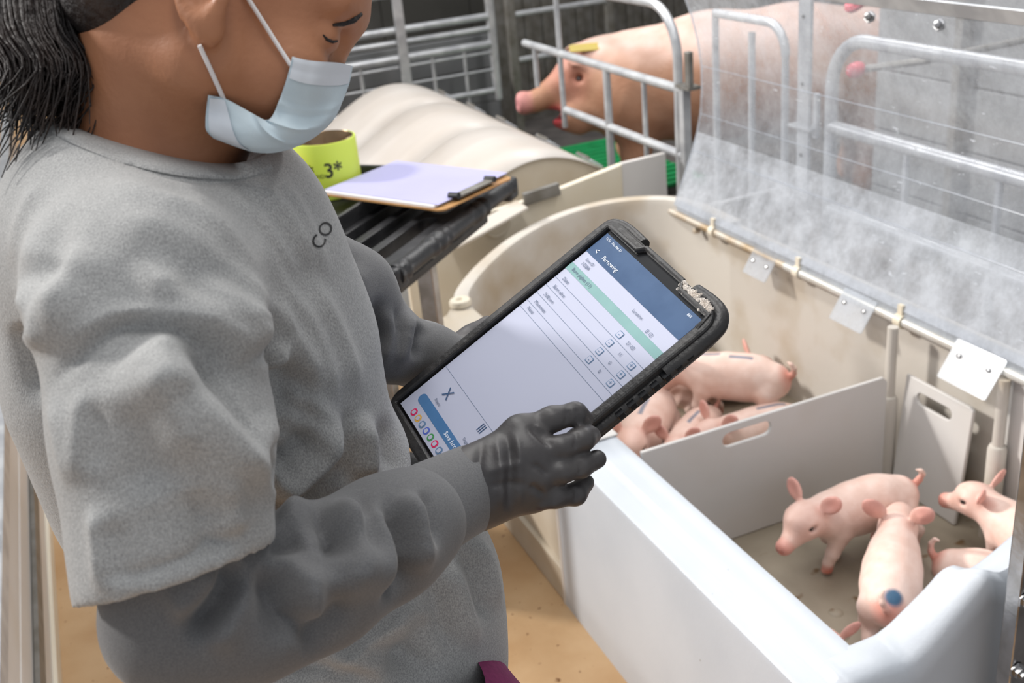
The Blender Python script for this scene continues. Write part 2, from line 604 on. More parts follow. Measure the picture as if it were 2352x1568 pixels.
# ------------------------------------------------------------------ loose panels with hand slots
a, b_ = at_y(1469, 1043, 1.866), at_y(2037, 863, 1.866)
px0 = 0.982
L_ = b_.x - px0
hc = (at_y(1657, 1016, 1.866) + at_y(1770, 974, 1.866)) / 2
d = empty('divider_panel', (1.3, 1.866, NZ), 'white plastic divider panel with hand slot standing across the nest box', 'panel')
MB().slab([(0.016, 0.0), (L_, 0.0), (L_, 0.300), (L_ - 0.012, 0.314), (0.0, 0.314)], [slot(hc.x - px0, hc.z - NZ - 0.001, 0.132, 0.036)], (1, 0, 0), (0, 0, 1), (px0, 1.872, NZ + 0.001), 0.010).build('board', 'panel_white', d, bevel=0.0025)
p2a, p2b = at_x(2064, 838, 1.728), at_x(2255, 932, 1.728)
e2 = Vector((-0.045, 0, 0.31)).normalized()
d = empty('slide_panel', (1.70, 1.75, NZ), 'white slide panel with hand slot leaning against the back of the nest box', 'panel')
o2 = Vector((1.70, 1.906, NZ + 0.001))
MB().slab([(0.045, 0.0), (0.262, 0.0), (0.262, 0.300), (0.25, 0.306), (0.045, 0.306)], [slot(0.145, 0.262, 0.115, 0.030)], (0, -1, 0), (0.09, 0, 0.996), o2, 0.010).build('board', 'panel_white', d, bevel=0.0025)

# ================================================================== hinge rail, clear lid
ya, yb, yc = 3.03, 2.38, 1.20
RAIL = MB().tube([(1.742, ya, 0.612), (1.742, yb, 0.612)], 0.0125, 14).build('hinge_pipe', 'rust_pipe', NEST, smooth=True)
RAIL['label'] = 'tan stained hinge pipe'
MB().tube([(1.742, yb, 0.612), (1.742, yc, 0.612)], 0.0135, 14).build('hinge_pipe', 'rail_paint', NEST, smooth=True)
for px, py in ((1640, 540), (1835, 628), (2070, 738)):
    y = at_x(px, py, 1.742).y
    MB().tube([(1.742, y - 0.012, 0.612), (1.742, y + 0.012, 0.612)], 0.0185, 16).box((1.735, y - 0.008, 0.61), (1.760, y + 0.008, 0.655)).build('clip', 'panel_cream', RAIL, smooth=True, auto=35)
for px, py in ((1530, 520), (1600, 530)):
    c = at_x(px, py, 1.742)
    MB().lathe(c, [(0, -0.01), (0.009, -0.01), (0.009, 0.01), (0, 0.012)], 12, axis=(-1, 0, 0.2)).build('stud', 'rust_pipe', RAIL, smooth=True)

prof = [(1.738, 0.640), (1.747, 0.664), (1.778, 0.735), (1.811, 0.812), (1.830, 0.868), (1.843, 0.924), (1.850, 1.000), (1.850, 1.073), (1.838, 1.155), (1.817, 1.233), (1.790, 1.305), (1.755, 1.380), (1.71, 1.45), (1.65, 1.52)]
LID = MB().grid([[(x, y, z) for x, z in prof] for y in np.linspace(1.15, 2.98, 8)]).build('clear_lid', 'clear_lid', NEST, smooth=True, auto=60)
LID.data.materials.append(MATS['frosted_sheen_lid'])
for p_ in LID.data.polygons:
    if p_.center.z < 0.86:
        p_.material_index = 1
LID['label'] = 'clear scratched plastic lid swung open'
# bends of the sheet show as thin ridges
for k in (3, 5, 7):
    x, z = prof[k]
    MB().tube([(x - 0.001, 1.15, z), (x - 0.001, 2.98, z)], 0.0016, 6).build('bend_line', 'clear_tab', LID, smooth=True)
MB().tube([(x, 2.98, z) for x, z in prof], 0.003, 6).build('sheet_edge', 'clear_tab', LID, smooth=True)
# flange along the hinge
MB().slab([(1.15, -0.018), (2.0, -0.022), (2.12, -0.030), (2.30, -0.018), (2.97, -0.014), (2.98, 0.02), (1.15, 0.02)], [], (0, 1, 0), (0.35, 0, 0.94), (1.742, 0, 0.640), 0.006).build('flange', 'clear_tab', LID, bevel=0.001)
# steel stiffener near the free edge, with two bolts
p0 = Vector((1.772, 1.15, 1.347))
MB().beam((1.768, 1.15, 1.352), (1.768, 2.28, 1.352), 0.006, 0.035, upv=(-0.5, 0, 1)).build('stiffener', 'galvanised', LID, bevel=0.001)
for px, py in ((2000, 40), (2160, 58)):
    c = at_x(px, py, 1.79)
    MB().lathe(c, [(0, 0.020), (0.007, 0.018), (0.009, 0.012), (0.009, 0.008), (0.014, 0.008), (0.014, 0.0), (0, 0)], 6, axis=(-0.8, -0.2, 0.3)).build('bolt', 'stainless', LID, smooth=True, auto=30)
for (px, py, ln, ht) in ((1742, 612, 0.11, 0.034), (1958, 712, 0.125, 0.045), (2232, 842, 0.145, 0.055)):
    c = at_x(px, py, 1.712)
    MB().slab(rrect(-ln / 2, -ht, ln / 2, 0.045, 0.006), [], (0, 1, 0), (0.55, 0, 0.83), c, 0.004).build('hinge_tab', 'clear_tab', LID, bevel=0.0008)
    for dy in (-0.3, 0.3):
        MB().lathe(c + Vector((0.004, dy * ln, 0.008)), [(0.006, 0), (0.005, 0.004), (0, 0.005)], 10, axis=(-0.83, 0, 0.55)).build('tab_screw', 'stainless', LID, smooth=True)

# ================================================================== sow crates (plane X = 2.0)
XC = 2.0
R1 = 0.017


def xp(px, py, x=XC):
    return at_x(px, py, x)


GA = empty('crate_gate', (XC, 4.0, 0), 'galvanised tube gate with rounded corner in front of the sow', 'gate')
y1 = xp(1572, 207).y
y2 = xp(1205, 98).y
MB().tube([(XC, 5.6, 1.20), (XC, y1 + 0.22, 1.20)] + arc((XC, y1 + 0.22, 1.02), 0.18, math.pi / 2, math.pi, 8, (0, 1, 0), (0, 0, 1)) + [(XC, y1 + 0.04, 0.05)], R1, 12).build('frame', 'galvanised', GA, smooth=True)
MB().tube([(XC, y2, 0.925), (XC, y1, 0.918)], R1, 12).build('rail', 'galvanised', GA, smooth=True)
ye = xp(1301, 253).y
MB().tube([(XC, ye, 0.681), (XC, y1, 0.679)], R1, 12).build('rail', 'galvanised', GA, smooth=True)
for (px, py, z0, z1, r) in ((1288, 150, 0.60, 1.30, 0.012), (1397, 240, 0.50, 0.92, 0.016), (1481, 250, 0.52, 0.91, 0.010), (1231, 150, 0.74, 0.92, 0.012)):
    y = xp(px, py).y
    MB().tube([(XC, y, z0), (XC, y, z1)], r, 10).build('upright', 'galvanised', GA, smooth=True)
MB().beam((XC, y1, 0.0), (XC, y1, 0.93), 0.032, 0.032, upv=(0, 1, 0)).build('post', 'galvanised', GA, bevel=0.003)
MB().beam((XC - 0.01, y1 - 0.05, 0.94), (XC - 0.01, y1 - 0.05, 1.06), 0.02, 0.03, upv=(0, 1, 0), bev=0.003).beam((XC, y1 + 0.02, 0.935), (XC, y1 - 0.07, 0.935), 0.05, 0.012).build('hinge_bracket', 'galvanised_dark', GA)

GB = empty('crate_gate', (XC, 2.9, 0), 'galvanised upright bar gate seen through the left half of the clear lid', 'gate')
for px, z1 in ((1646, 1.21), (1727, 1.16), (1803, 1.12)):
    y = xp(px, 250).y
    MB().tube([(XC, y, 0.0), (XC, y, z1)], 0.012, 10).build('upright', 'galvanised', GB, smooth=True)
ym, yn = xp(1646, 250).y, xp(1803, 250).y
MB().tube([(XC, ym, 1.20), (XC, yn + 0.09, 1.20)] + arc((XC, yn + 0.09, 1.11), 0.09, math.pi / 2, math.pi, 6, (0, 1, 0), (0, 0, 1)), 0.014, 10).build('top_rail', 'galvanised', GB, smooth=True)
MB().tube([(XC - 0.03, xp(1640, 470).y, xp(1640, 470).z), (XC - 0.03, xp(1836, 422).y, xp(1836, 422).z)], 0.008, 8).build('latch_rod', 'galvanised', GB, smooth=True)

PO = empty('crate_post', (XC, 2.61, 0), 'broad flat galvanised crate post with bolt holes behind the clear lid', 'post')
yp = xp(1868, 200).y
MB().beam((XC - 0.03, yp, 0.0), (XC - 0.03, yp, 1.55), 0.055, 0.012, upv=(1, 0, 0)).build('bar', 'galvanised', PO, bevel=0.002)
for z in (1.24, 1.05, 0.84, 0.70):
    MB().lathe((XC - 0.037, yp + 0.003, z), [(0, 0.001), (0.006, 0.001), (0.006, 0), (0, 0)], 10, axis=(-1, 0, 0)).build('hole', 'black_rubber', PO)
MB().beam((XC - 0.025, yp - 0.05, 0.90), (XC - 0.025, yp - 0.05, 1.03), 0.014, 0.02, upv=(0, 1, 0)).beam((XC - 0.03, yp + 0.05, 0.925), (XC - 0.03, yp - 0.055, 0.925), 0.045, 0.010).build('hinge_bracket', 'galvanised', PO, bevel=0.002)

GC = empty('crate_gate', (XC, 1.9, 0), 'large galvanised tube gate with rounded corner seen through right half of clear lid', 'gate')
yq = xp(1908, 300).y
MB().tube([(XC, yq, 0.02), (XC, yq, 1.05)] + arc((XC, yq - 0.14, 1.05), 0.14, 0, math.pi / 2, 8, (0, 1, 0), (0, 0, 1)) + [(XC, 0.6, 1.19)], 0.019, 12).build('frame', 'galvanised', GC, smooth=True)
for z in (0.936, 0.69):
    MB().tube([(XC, yq, z), (XC, 0.6, z)], 0.019, 12).build('rail', 'galvanised', GC, smooth=True)
for px, py in ((2078, 440), (2287, 520)):
    y = xp(px, py).y
    MB().tube([(XC, y, 0.5), (XC, y, 0.93)], 0.010, 8).build('upright', 'galvanised', GC, smooth=True)

# drinker with red cap inside the crate
DR = empty('nipple_drinker', (2.25, 2.7, 0.95), 'drinker with round red cap behind the clear lid', 'drinker')
c = xp(1962, 162, 2.2)
MB().lathe(c, [(0, -0.03), (0.016, -0.03), (0.022, -0.02), (0.024, 0.0), (0.020, 0.014), (0.010, 0.022), (0, 0.024)], 20, axis=(-0.9, 0.1, -0.2)).build('cap', 'red_plastic', DR, smooth=True)
MB().tube([c + Vector((0.02, 0, 0)), c + Vector((0.12, -0.16, 0.03)), c + Vector((0.6, -0.25, 0.06))], 0.011, 8).build('stem', 'galvanised_dark', DR, smooth=True)
DR2 = empty('valve_handle', (2.25, 2.7, 1.2), 'pinkish red valve handle at the top behind the clear lid', 'valve')
c = xp(1965, 8, 2.25)
MB().lathe(c, [(0, -0.012), (0.03, -0.012), (0.036, 0.0), (0.03, 0.012), (0, 0.012)], 18, axis=(-0.5, 0.1, 0.8)).build('grip', 'red_plastic', DR2, smooth=True)
MB().tube([c, c + Vector((0.1, -0.02, 0.3))], 0.009, 8).build('rod', 'galvanised_dark', DR2, smooth=True)

# partition on the other side of the crates
PT = empty('pen_partition', (3.15, 2.2, 0), 'long grey plank partition behind the sow crates', 'partition')
for i in range(5):
    MB().box((3.15, 0.2, 0.02 + 0.25 * i), (3.18, 3.7, 0.262 + 0.25 * i)).build('plank', 'grey_panel', PT, bevel=0.004)
for y in (0.4, 1.8, 3.2):
    MB().beam((3.12, y, 0), (3.12, y, 1.45), 0.05, 0.04, upv=(0, 1, 0)).build('post', 'galvanised_dark', PT, bevel=0.003)
MB().tube([(3.12, 0.2, 1.40), (3.12, 3.7, 1.40)], 0.022, 10).build('top_rail', 'galvanised_dark', PT, smooth=True)

# ------------------------------------------------------------------ crossing fence far back (plane Y = 6.5)
YF = 6.5
FB = empty('pen_fence', (1.8, YF, 0), 'galvanised rail fence crossing behind the white curved cover', 'fence')
for z, r, xa, xb in ((1.02, 0.018, 0.9, 1.95), (0.815, 0.022, 0.9, 2.52), (0.742, 0.018, 0.9, 2.52), (0.648, 0.024, 0.9, 2.52), (0.597, 0.009, 0.9, 2.52), (0.49, 0.007, 0.9, 2.52), (0.36, 0.018, 0.9, 2.52)):
    MB().tube([(xa, YF, z), (xb, YF, z)], r, 10).build('rail', 'galvanised', FB, smooth=True)
MB().beam((1.932, YF - 0.03, 0.0), (1.932, YF - 0.03, 1.3), 0.06, 0.014, upv=(0, 1, 0)).build('post', 'galvanised', FB, bevel=0.002)
MB().tube([(2.45, YF, 1.12), (2.50, YF, 1.08), (2.53, YF, 1.0), (2.53, YF, 0.3)], 0.028, 10).build('post', 'galvanised', FB, smooth=True)
for x in (1.25, 1.66, 2.12, 2.33):
    MB().tube([(x, YF, 0.1), (x, YF, 0.655)], 0.011, 8).build('upright', 'galvanised', FB, smooth=True)
FD = empty('fence_panel', (1.8, 6.8, 0), 'grey plank panel behind the crossing rail fence', 'panel')
for i in range(3):
    MB().box((0.9, 6.80, 0.01 + 0.22 * i), (2.66, 6.83, 0.222 + 0.22 * i)).build('plank', 'grey_panel', FD, bevel=0.004)
FE = empty('pen_fence', (3.2, YF, 0), 'galvanised rail fence running on to the right behind the sow', 'fence')
for z, r in ((0.93, 0.020), (0.80, 0.018), (0.52, 0.018)):
    MB().tube([(2.66, YF, z), (4.6, YF, z)], r, 10).build('rail', 'galvanised', FE, smooth=True)
MB().beam((2.66, YF, 0), (2.66, YF, 1.3), 0.055, 0.05, upv=(0, 1, 0)).build('post', 'galvanised_dark', FE, bevel=0.004)
MB().beam((3.35, YF, 0), (3.35, YF, 1.3), 0.05, 0.04, upv=(0, 1, 0)).build('post', 'galvanised_dark', FE, bevel=0.004)
FG = empty('ribbed_panel', (3.4, 7.0, 0), 'grey ribbed sheet panel beyond the sow at the top', 'panel')
MB().box((2.7, 7.03, 0.0), (4.9, 7.05, 1.25)).build('sheet', 'galvanised_dark', FG)
for i in range(14):
    MB().beam((3.0 + 0.13 * i, 7.02, 0.05), (3.0 + 0.13 * i, 7.02, 1.24), 0.05, 0.03, upv=(0, 1, 0)).build('rib', 'galvanised_dark', FG, bevel=0.006)
# upper wall boards of the far bay
FW = empty('dark_wall_panel', (2.5, 8.2, 0), 'dark brown boarded wall behind the rail fences', 'panel')
for i in range(6):
    MB().box((0.9 + 0.71 * i, 8.2, 0.0), (1.605 + 0.71 * i, 8.24, 2.2)).build('board', 'dark_wall', FW, bevel=0.004)

# green slatted floor tile under the sow
GT = empty('slatted_tile', (2.75, 5.6, 0.1), 'green plastic slatted floor tile under the sow', 'floor tile')
PZ = 0.05
for i in range(15):
    y = 4.9 + 0.075 * i
    MB().box((2.35, y, PZ - 0.02), (3.06, y + 0.05, PZ)).build('slat', 'green_plastic', GT, bevel=0.004)
for x in (2.35, 2.7, 3.03):
    MB().box((x, 4.9, 0.002), (x + 0.03, 6.0, PZ - 0.02)).build('bearer', 'green_plastic', GT)

# ================================================================== neighbouring nest box with its white curved cover
NB = empty('neighbour_nest_box', (1.35, 4.4, 0), 'white nest box under an arched white cover, behind the cart', 'nest box')
prof_sweep('front_wall', PF, [3.52, 5.36], 'tub_white', NB)
MB().box((1.74, 3.52, 0.0), (1.79, 5.36, 0.60)).build('back_wall', 'tub_cream', NB, bevel=0.006)
MB().box((0.99, 5.31, 0.0), (1.74, 5.36, 0.48)).build('end_wall', 'tub_cream', NB, bevel=0.006)

CV = NB
cp = [(1.757, 0.634), (1.735, 0.655), (1.69, 0.690), (1.604, 0.716), (1.52, 0.722), (1.443, 0.715), (1.36, 0.697), (1.277, 0.665), (1.20, 0.620), (1.126, 0.560), (1.06, 0.520), (0.99, 0.513)]
pf = np.polyfit([q[0] for q in cp], [q[1] for q in cp], 4)
cp = [(x, float(np.polyval(pf, x))) for x in np.linspace(1.757, 0.985, 40)]
ys = [3.52, 4.12, 4.74, 5.34]
for i in range(3):
    rr = [[(x, y, z + 0.012 * math.sin(math.pi * k / 4) * 0) for x, z in cp] for k, y in enumerate(np.linspace(ys[i] + 0.003, ys[i + 1] - 0.003, 4))]
    b = MB().grid(rr)
    o = b.build('cover_sheet', 'lid_white', CV, smooth=True, auto=60)
    md = o.modifiers.new('th', 'SOLIDIFY')
    md.thickness = 0.006
    md.offset = -1
MB().slab([(x, z - 0.008) for x, z in cp] + [(0.99, 0.40), (1.757, 0.40)], [], (1, 0, 0), (0, 0, 1), (0, 3.545, 0), 0.012).build('end_panel', 'tub_cream', CV)
MB().tube([(1.762, 3.50, 0.625), (1.762, 5.36, 0.625)], 0.012, 10).build('hinge_pipe', 'rust_pipe', CV, smooth=True)
for k, (px, py) in enumerate(((1022, 221), (1087, 252), (1152, 285), (1240, 330), (1335, 374))):
    c = at_z(px, py, 0.665)
    c.x = 1.725
    MB().slab(rrect(-0.07, -0.03, 0.07, 0.03, 0.012), [], (0, 1, 0), (0.8, 0, -0.6), c + Vector((0, 0, 0.002)), -0.006).build('hinge_clip', 'clear_tab', CV, bevel=0.001)
    MB().beam(c + Vector((-0.022, -0.05, -0.002 + 0.028)), c + Vector((-0.022, 0.05, -0.002 + 0.028)), 0.004, 0.010).build('clip_bar', 'galvanised_dark', CV)

# partition between the two nest boxes
EP = empty('end_partition', (1.4, 3.4, 0), 'cream plastic partition standing between the two nest boxes', 'panel')
tp = [at_y(px, py, 3.4) for px, py in ((1194, 459), (1289, 425), (1420, 373))]
MB().slab([(0.92, 0.0), (1.757, 0.0), (1.757, tp[2].z), (tp[1].x, tp[1].z), (tp[0].x, tp[0].z), (1.16, 0.612), (1.06, 0.60), (0.98, 0.585), (0.92, 0.55)], [], (1, 0, 0), (0, 0, 1), (0, 3.40, 0), 0.03).build('board', 'panel_cream', EP, bevel=0.005)
MB().slab([(1.757, 0.0), (1.945, 0.0), (1.938, 0.697), (1.757, 0.692)], [], (1, 0, 0), (0, 0, 1), (0, 3.395, 0), 0.02).build('end_board', 'panel_white', EP, bevel=0.003)
c = at_y(1140, 512, 3.365)
MB().lathe(c, [(0.052, 0.003), (0.048, 0.008), (0.044, 0.003), (0.0, 0.002), ], 32, axis=(0, -1, 0)).build('round_boss', 'panel_cream', EP, smooth=True, auto=30)
c0, c1 = at_y(1203, 458, 3.36), at_y(1284, 432, 3.36)
MB().beam(c0, c1, 0.022, 0.045, bev=0.004).build('hinge_block', 'galvanised_dark', EP)
MB().beam(at_y(1040, 560, 3.30), at_y(1200, 470, 3.30), 0.10, 0.01).build('ledge', 'tub_stained', EP, bevel=0.003)

# ================================================================== steel post at the near corner of the nest box
SP = empty('corner_post', (1.17, 1.0, 0), 'bolted steel corner post at the right edge beside the nest box', 'post')
xa = at_y(2320, 1310, 1.00).x
MB().box((xa, 0.975, 0), (xa + 0.07, 1.005, 1.25)).build('upright', 'stainless', SP, bevel=0.003)
for px, py in ((2338, 1385), (2312, 1550)):
    c = at_y(px, py, 0.973)
    c.x = max(c.x, xa + 0.010)
    MB().lathe(c, [(0, 0.018), (0.006, 0.018), (0.006, 0.011), (0.0105, 0.011), (0.0105, 0.003), (0.015, 0.003), (0.015, 0), (0, 0)], 6, axis=(-0.15, -1, 0)).build('bolt', 'stainless', SP, smooth=True, auto=25)

# ================================================================== black utility cart
CZ = 0.95
A, B = at_z(905, 612, CZ), at_z(1165, 412, CZ)
U = (B - A).normalized()
V = Vector((-U.y, U.x, 0))
LN = (B - A).length
CART = empty('utility_cart', A + V * 0.3 + U * 0.3 - Vector((0, 0, CZ)), 'black plastic utility cart with slotted tray top beside the nest box', 'cart')


def cw(u, v, z=0.0):
    return A + U * u + V * v + Vector((0, 0, z))


def cart_slab(outer, holes, z, th, name, mat, bev=0.006):
    return MB().slab(outer, holes, U, V, A + Vector((0, 0, z)), th).build(name, mat, CART, bevel=bev)


DP = 0.72
holes = [rrect(0.045 + 0.11 * i, 0.055, 0.045 + 0.11 * i + 0.085, 0.20, 0.02) for i in range(0)]
holes = [rrect(0.05, 0.050, LN * 0.52, 0.095, 0.02), rrect(LN * 0.57, 0.050, LN - 0.05, 0.095, 0.02), rrect(0.05, 0.118, LN - 0.05, 0.165, 0.012), rrect(0.05, 0.19, LN - 0.05, 0.235, 0.012)]
cart_slab(rrect(0.0, 0.012, LN, DP, 0.04), holes, -0.045, 0.04, 'tray', 'black_plastic')
cart_slab(rrect(0.03, 0.04, LN - 0.03, DP - 0.03, 0.04), [], -0.10, 0.02, 'tray_bottom', 'black_plastic')
MB().slab(rrect(0.0, 0.255, LN, DP, 0.04), [rrect(0.012, 0.267, LN - 0.012, DP - 0.012, 0.03)], U, V, A + Vector((0, 0, -0.006)), 0.040).build('tray_lip', 'black_plastic', CART, bevel=0.003)
ns = 60
pts, rad = [], []
for i in range(ns + 1):
    t = i / ns
    pts.append(cw(LN * (-0.01 + 1.02 * t), 0.0, -0.02))
    g = (t * 3) % 1.0
    r = 0.026 - (0.005 if 0.08 < g < 0.14 or 0.86 < g < 0.92 else 0) - (0.004 if 0.2 < g < 0.8 else 0)
    rad.append(r)
MB().tube(pts, 0.02, 16, radii=rad).build('handle', 'black_plastic', CART, smooth=True, auto=60)
for u in (0.0, LN):
    o = MB().box(Vector((-0.03, -0.02, -0.055)), Vector((0.03, 0.05, 0.002)), bev=0.01).build('handle_end', 'black_plastic', CART)
    o.data.transform(Matrix(((U.x, V.x, 0, 0), (U.y, V.y, 0, 0), (0, 0, 1, 0), (0, 0, 0, 1))))
    o.data.transform(Matrix.Translation(cw(u, 0.0)))
for u, v in ((LN * 0.50, 0.10), (0.06, 0.10), (0.06, DP - 0.08), (LN * 0.50, DP - 0.08)):
    MB().beam(cw(u, v, -0.10), cw(u, v, -CZ + 0.11), 0.045, 0.03, upv=U, bev=0.003).build('leg', 'stainless', CART)
    MB().tube([cw(u, v, -CZ + 0.05) + U * -0.012, cw(u, v, -CZ + 0.05) + U * 0.012], 0.05, 20).build('caster', 'black_rubber', CART, smooth=True, auto=40)
    MB().beam(cw(u, v, -CZ + 0.12), cw(u, v, -CZ + 0.085), 0.05, 0.05, upv=U).build('caster_fork', 'galvanised_dark', CART)
cart_slab(rrect(0.03, 0.06, LN * 0.55, DP - 0.05, 0.03), [], -CZ + 0.22, 0.03, 'lower_shelf', 'black_plastic')

# ------------------------------------------------------------------ text helper
def text_mesh(body, size, align='CENTER', space=1.0, bold=0.0):
    cu = bpy.data.curves.new('txt', 'FONT')
    cu.body = body
    cu.size = size
    cu.align_x = align
    cu.align_y = 'CENTER'
    cu.space_character = space
    cu.offset = bold
    cu.resolution_u = 3
    o = bpy.data.objects.new('txt', cu)
    SC.collection.objects.link(o)
    dg = bpy.context.evaluated_depsgraph_get()
    me = bpy.data.meshes.new_from_object(o.evaluated_get(dg))
    bpy.data.objects.remove(o)
    bpy.data.curves.remove(cu)
    return me


pm('ink_black', (28, 28, 30), rough=0.5)
pm('lime_film', (205, 226, 74), (212, 230, 96), scale=5, rough=0.35)
pm('pink_film', (228, 24, 108), (236, 40, 120), scale=5, rough=0.35)
pm('bronze_core', (150, 124, 96), (110, 88, 66), scale=4, rough=0.22, metal=0.85)
pm('paper_lilac', (168, 166, 206), (174, 172, 211), scale=4, rough=0.7)
pm('paper_white', (234, 232, 232), rough=0.7)
pm('hardboard', (196, 150, 96), (170, 124, 76), scale=20, rough=0.5)


def film_roll(name, label, c, r, h, mat, texts):
    root = empty(name, c, label, 'roll', 'rolls of printed film on the cart')
    c = Vector(c)
    MB().lathe(c, [(r - 0.006, 0), (r - 0.002, 0), (r, 0.002), (r, h - 0.002), (r - 0.001, h), (r - 0.005, h), (r - 0.006, h - 0.001)], 56).build('sleeve', mat, root, smooth=True, auto=40)
    MB().lathe(c, [(r - 0.0062, 0), (r - 0.0062, h + 0.001), (r - 0.0085, h + 0.002), (r - 0.010, h), (r - 0.010, 0)], 56).build('core', 'bronze_core', root, smooth=True, auto=40)
    for body, size, ang, z, bold in texts:
        me = text_mesh(body, size, bold=bold)
        for v in me.vertices:
            a = ang + v.co.x / r
            v.co = c + Vector((math.cos(a) * (r + 0.0006), math.sin(a) * (r + 0.0006), z + v.co.y))
        link('printed_lettering', me, 'ink_black', root)
    return root


rc0 = at_z(757, 324, CZ + 0.150)
rc0 += Vector((-0.679, 0.734, 0)) * 0.05 + Vector((0.734, 0.679, 0)) * 0.045
rc0.z = CZ - 0.004
vd = math.atan2(EYE.y - rc0.y, EYE.x - rc0.x)
film_roll('film_roll', 'lime yellow roll printed with black lettering on the cart', rc0, 0.085, 0.150, 'lime_film',
          [('3*', 0.054, vd + 0.14, 0.080, 0.0008), ('AND', 0.015, vd - 0.33, 0.068, 0.0), ('2*', 0.050, vd - 0.74, 0.078, 0.0008), ('SAMPLE', 0.035, vd + 0.03, 0.022, 0.0006)])
rc1 = rc0 + Vector((-0.172, 0.02, 0))
film_roll('film_roll', 'bright pink roll half hidden behind the lime one', rc1, 0.085, 0.125, 'pink_film', [])

# ------------------------------------------------------------------ clipboard
cz = CZ + 0.036
k4 = [at_z(px, py, cz) for px, py in ((752, 452), (885, 378), (1152, 408), (1045, 490))]
CB = empty('clipboard', sum(k4, Vector()) / 4, 'brown clipboard with a thick stack of lilac paper on the cart', 'clipboard')
e1 = (k4[2] - k4[1]).normalized()
e2 = Vector((-e1.y, e1.x, 0))
if (k4[0] - k4[1]).dot(e2) < 0:
    e2 = -e2
wl, hl = 0.34, 0.235
org = k4[1] + e1 * 0.012 + Vector((0.679, -0.734, 0)) * 0.024
g1, g2 = (k4[2] - k4[1]), (k4[0] - k4[1])
wl, hl = g1.length, abs(g2.dot(e2))


def bw(u, v, z):
    return org + e1 * u + e2 * v + Vector((0, 0, z))


def sheet(name, mat, u0, v0, u1, v1, z, th, r=0.012, curl=0.0):
    o = MB().slab(rrect(u0, v0, u1, v1, r), [], e1, e2 if e1.cross(e2).z > 0 else e2, org + Vector((0, 0, z)), th if e1.cross(e2).z > 0 else -th).build(name, mat, CB)
    return o


sheet('board', 'hardboard', 0, 0, wl, hl, 0.0, 0.004, 0.02)
sheet('paper_stack', 'paper_white', 0.004, 0.004, wl - 0.03, hl - 0.004, 0.0045, 0.006, 0.002)
sheet('top_sheet', 'paper_lilac', 0.0, -0.004, wl - 0.022, hl - 0.012, 0.011, 0.0012, 0.002)
MB().beam(bw(wl - 0.018, hl * 0.25, 0.014), bw(wl - 0.018, hl * 0.75, 0.014), 0.026, 0.008, bev=0.003).build('clip', 'galvanised_dark', CB)
for t in (0.25, 0.75):
    MB().tube([bw(wl - 0.035, hl * t, 0.016), bw(wl - 0.005, hl * t, 0.018)], 0.008, 12).build('clip_spring', 'ink_black', CB, smooth=True)


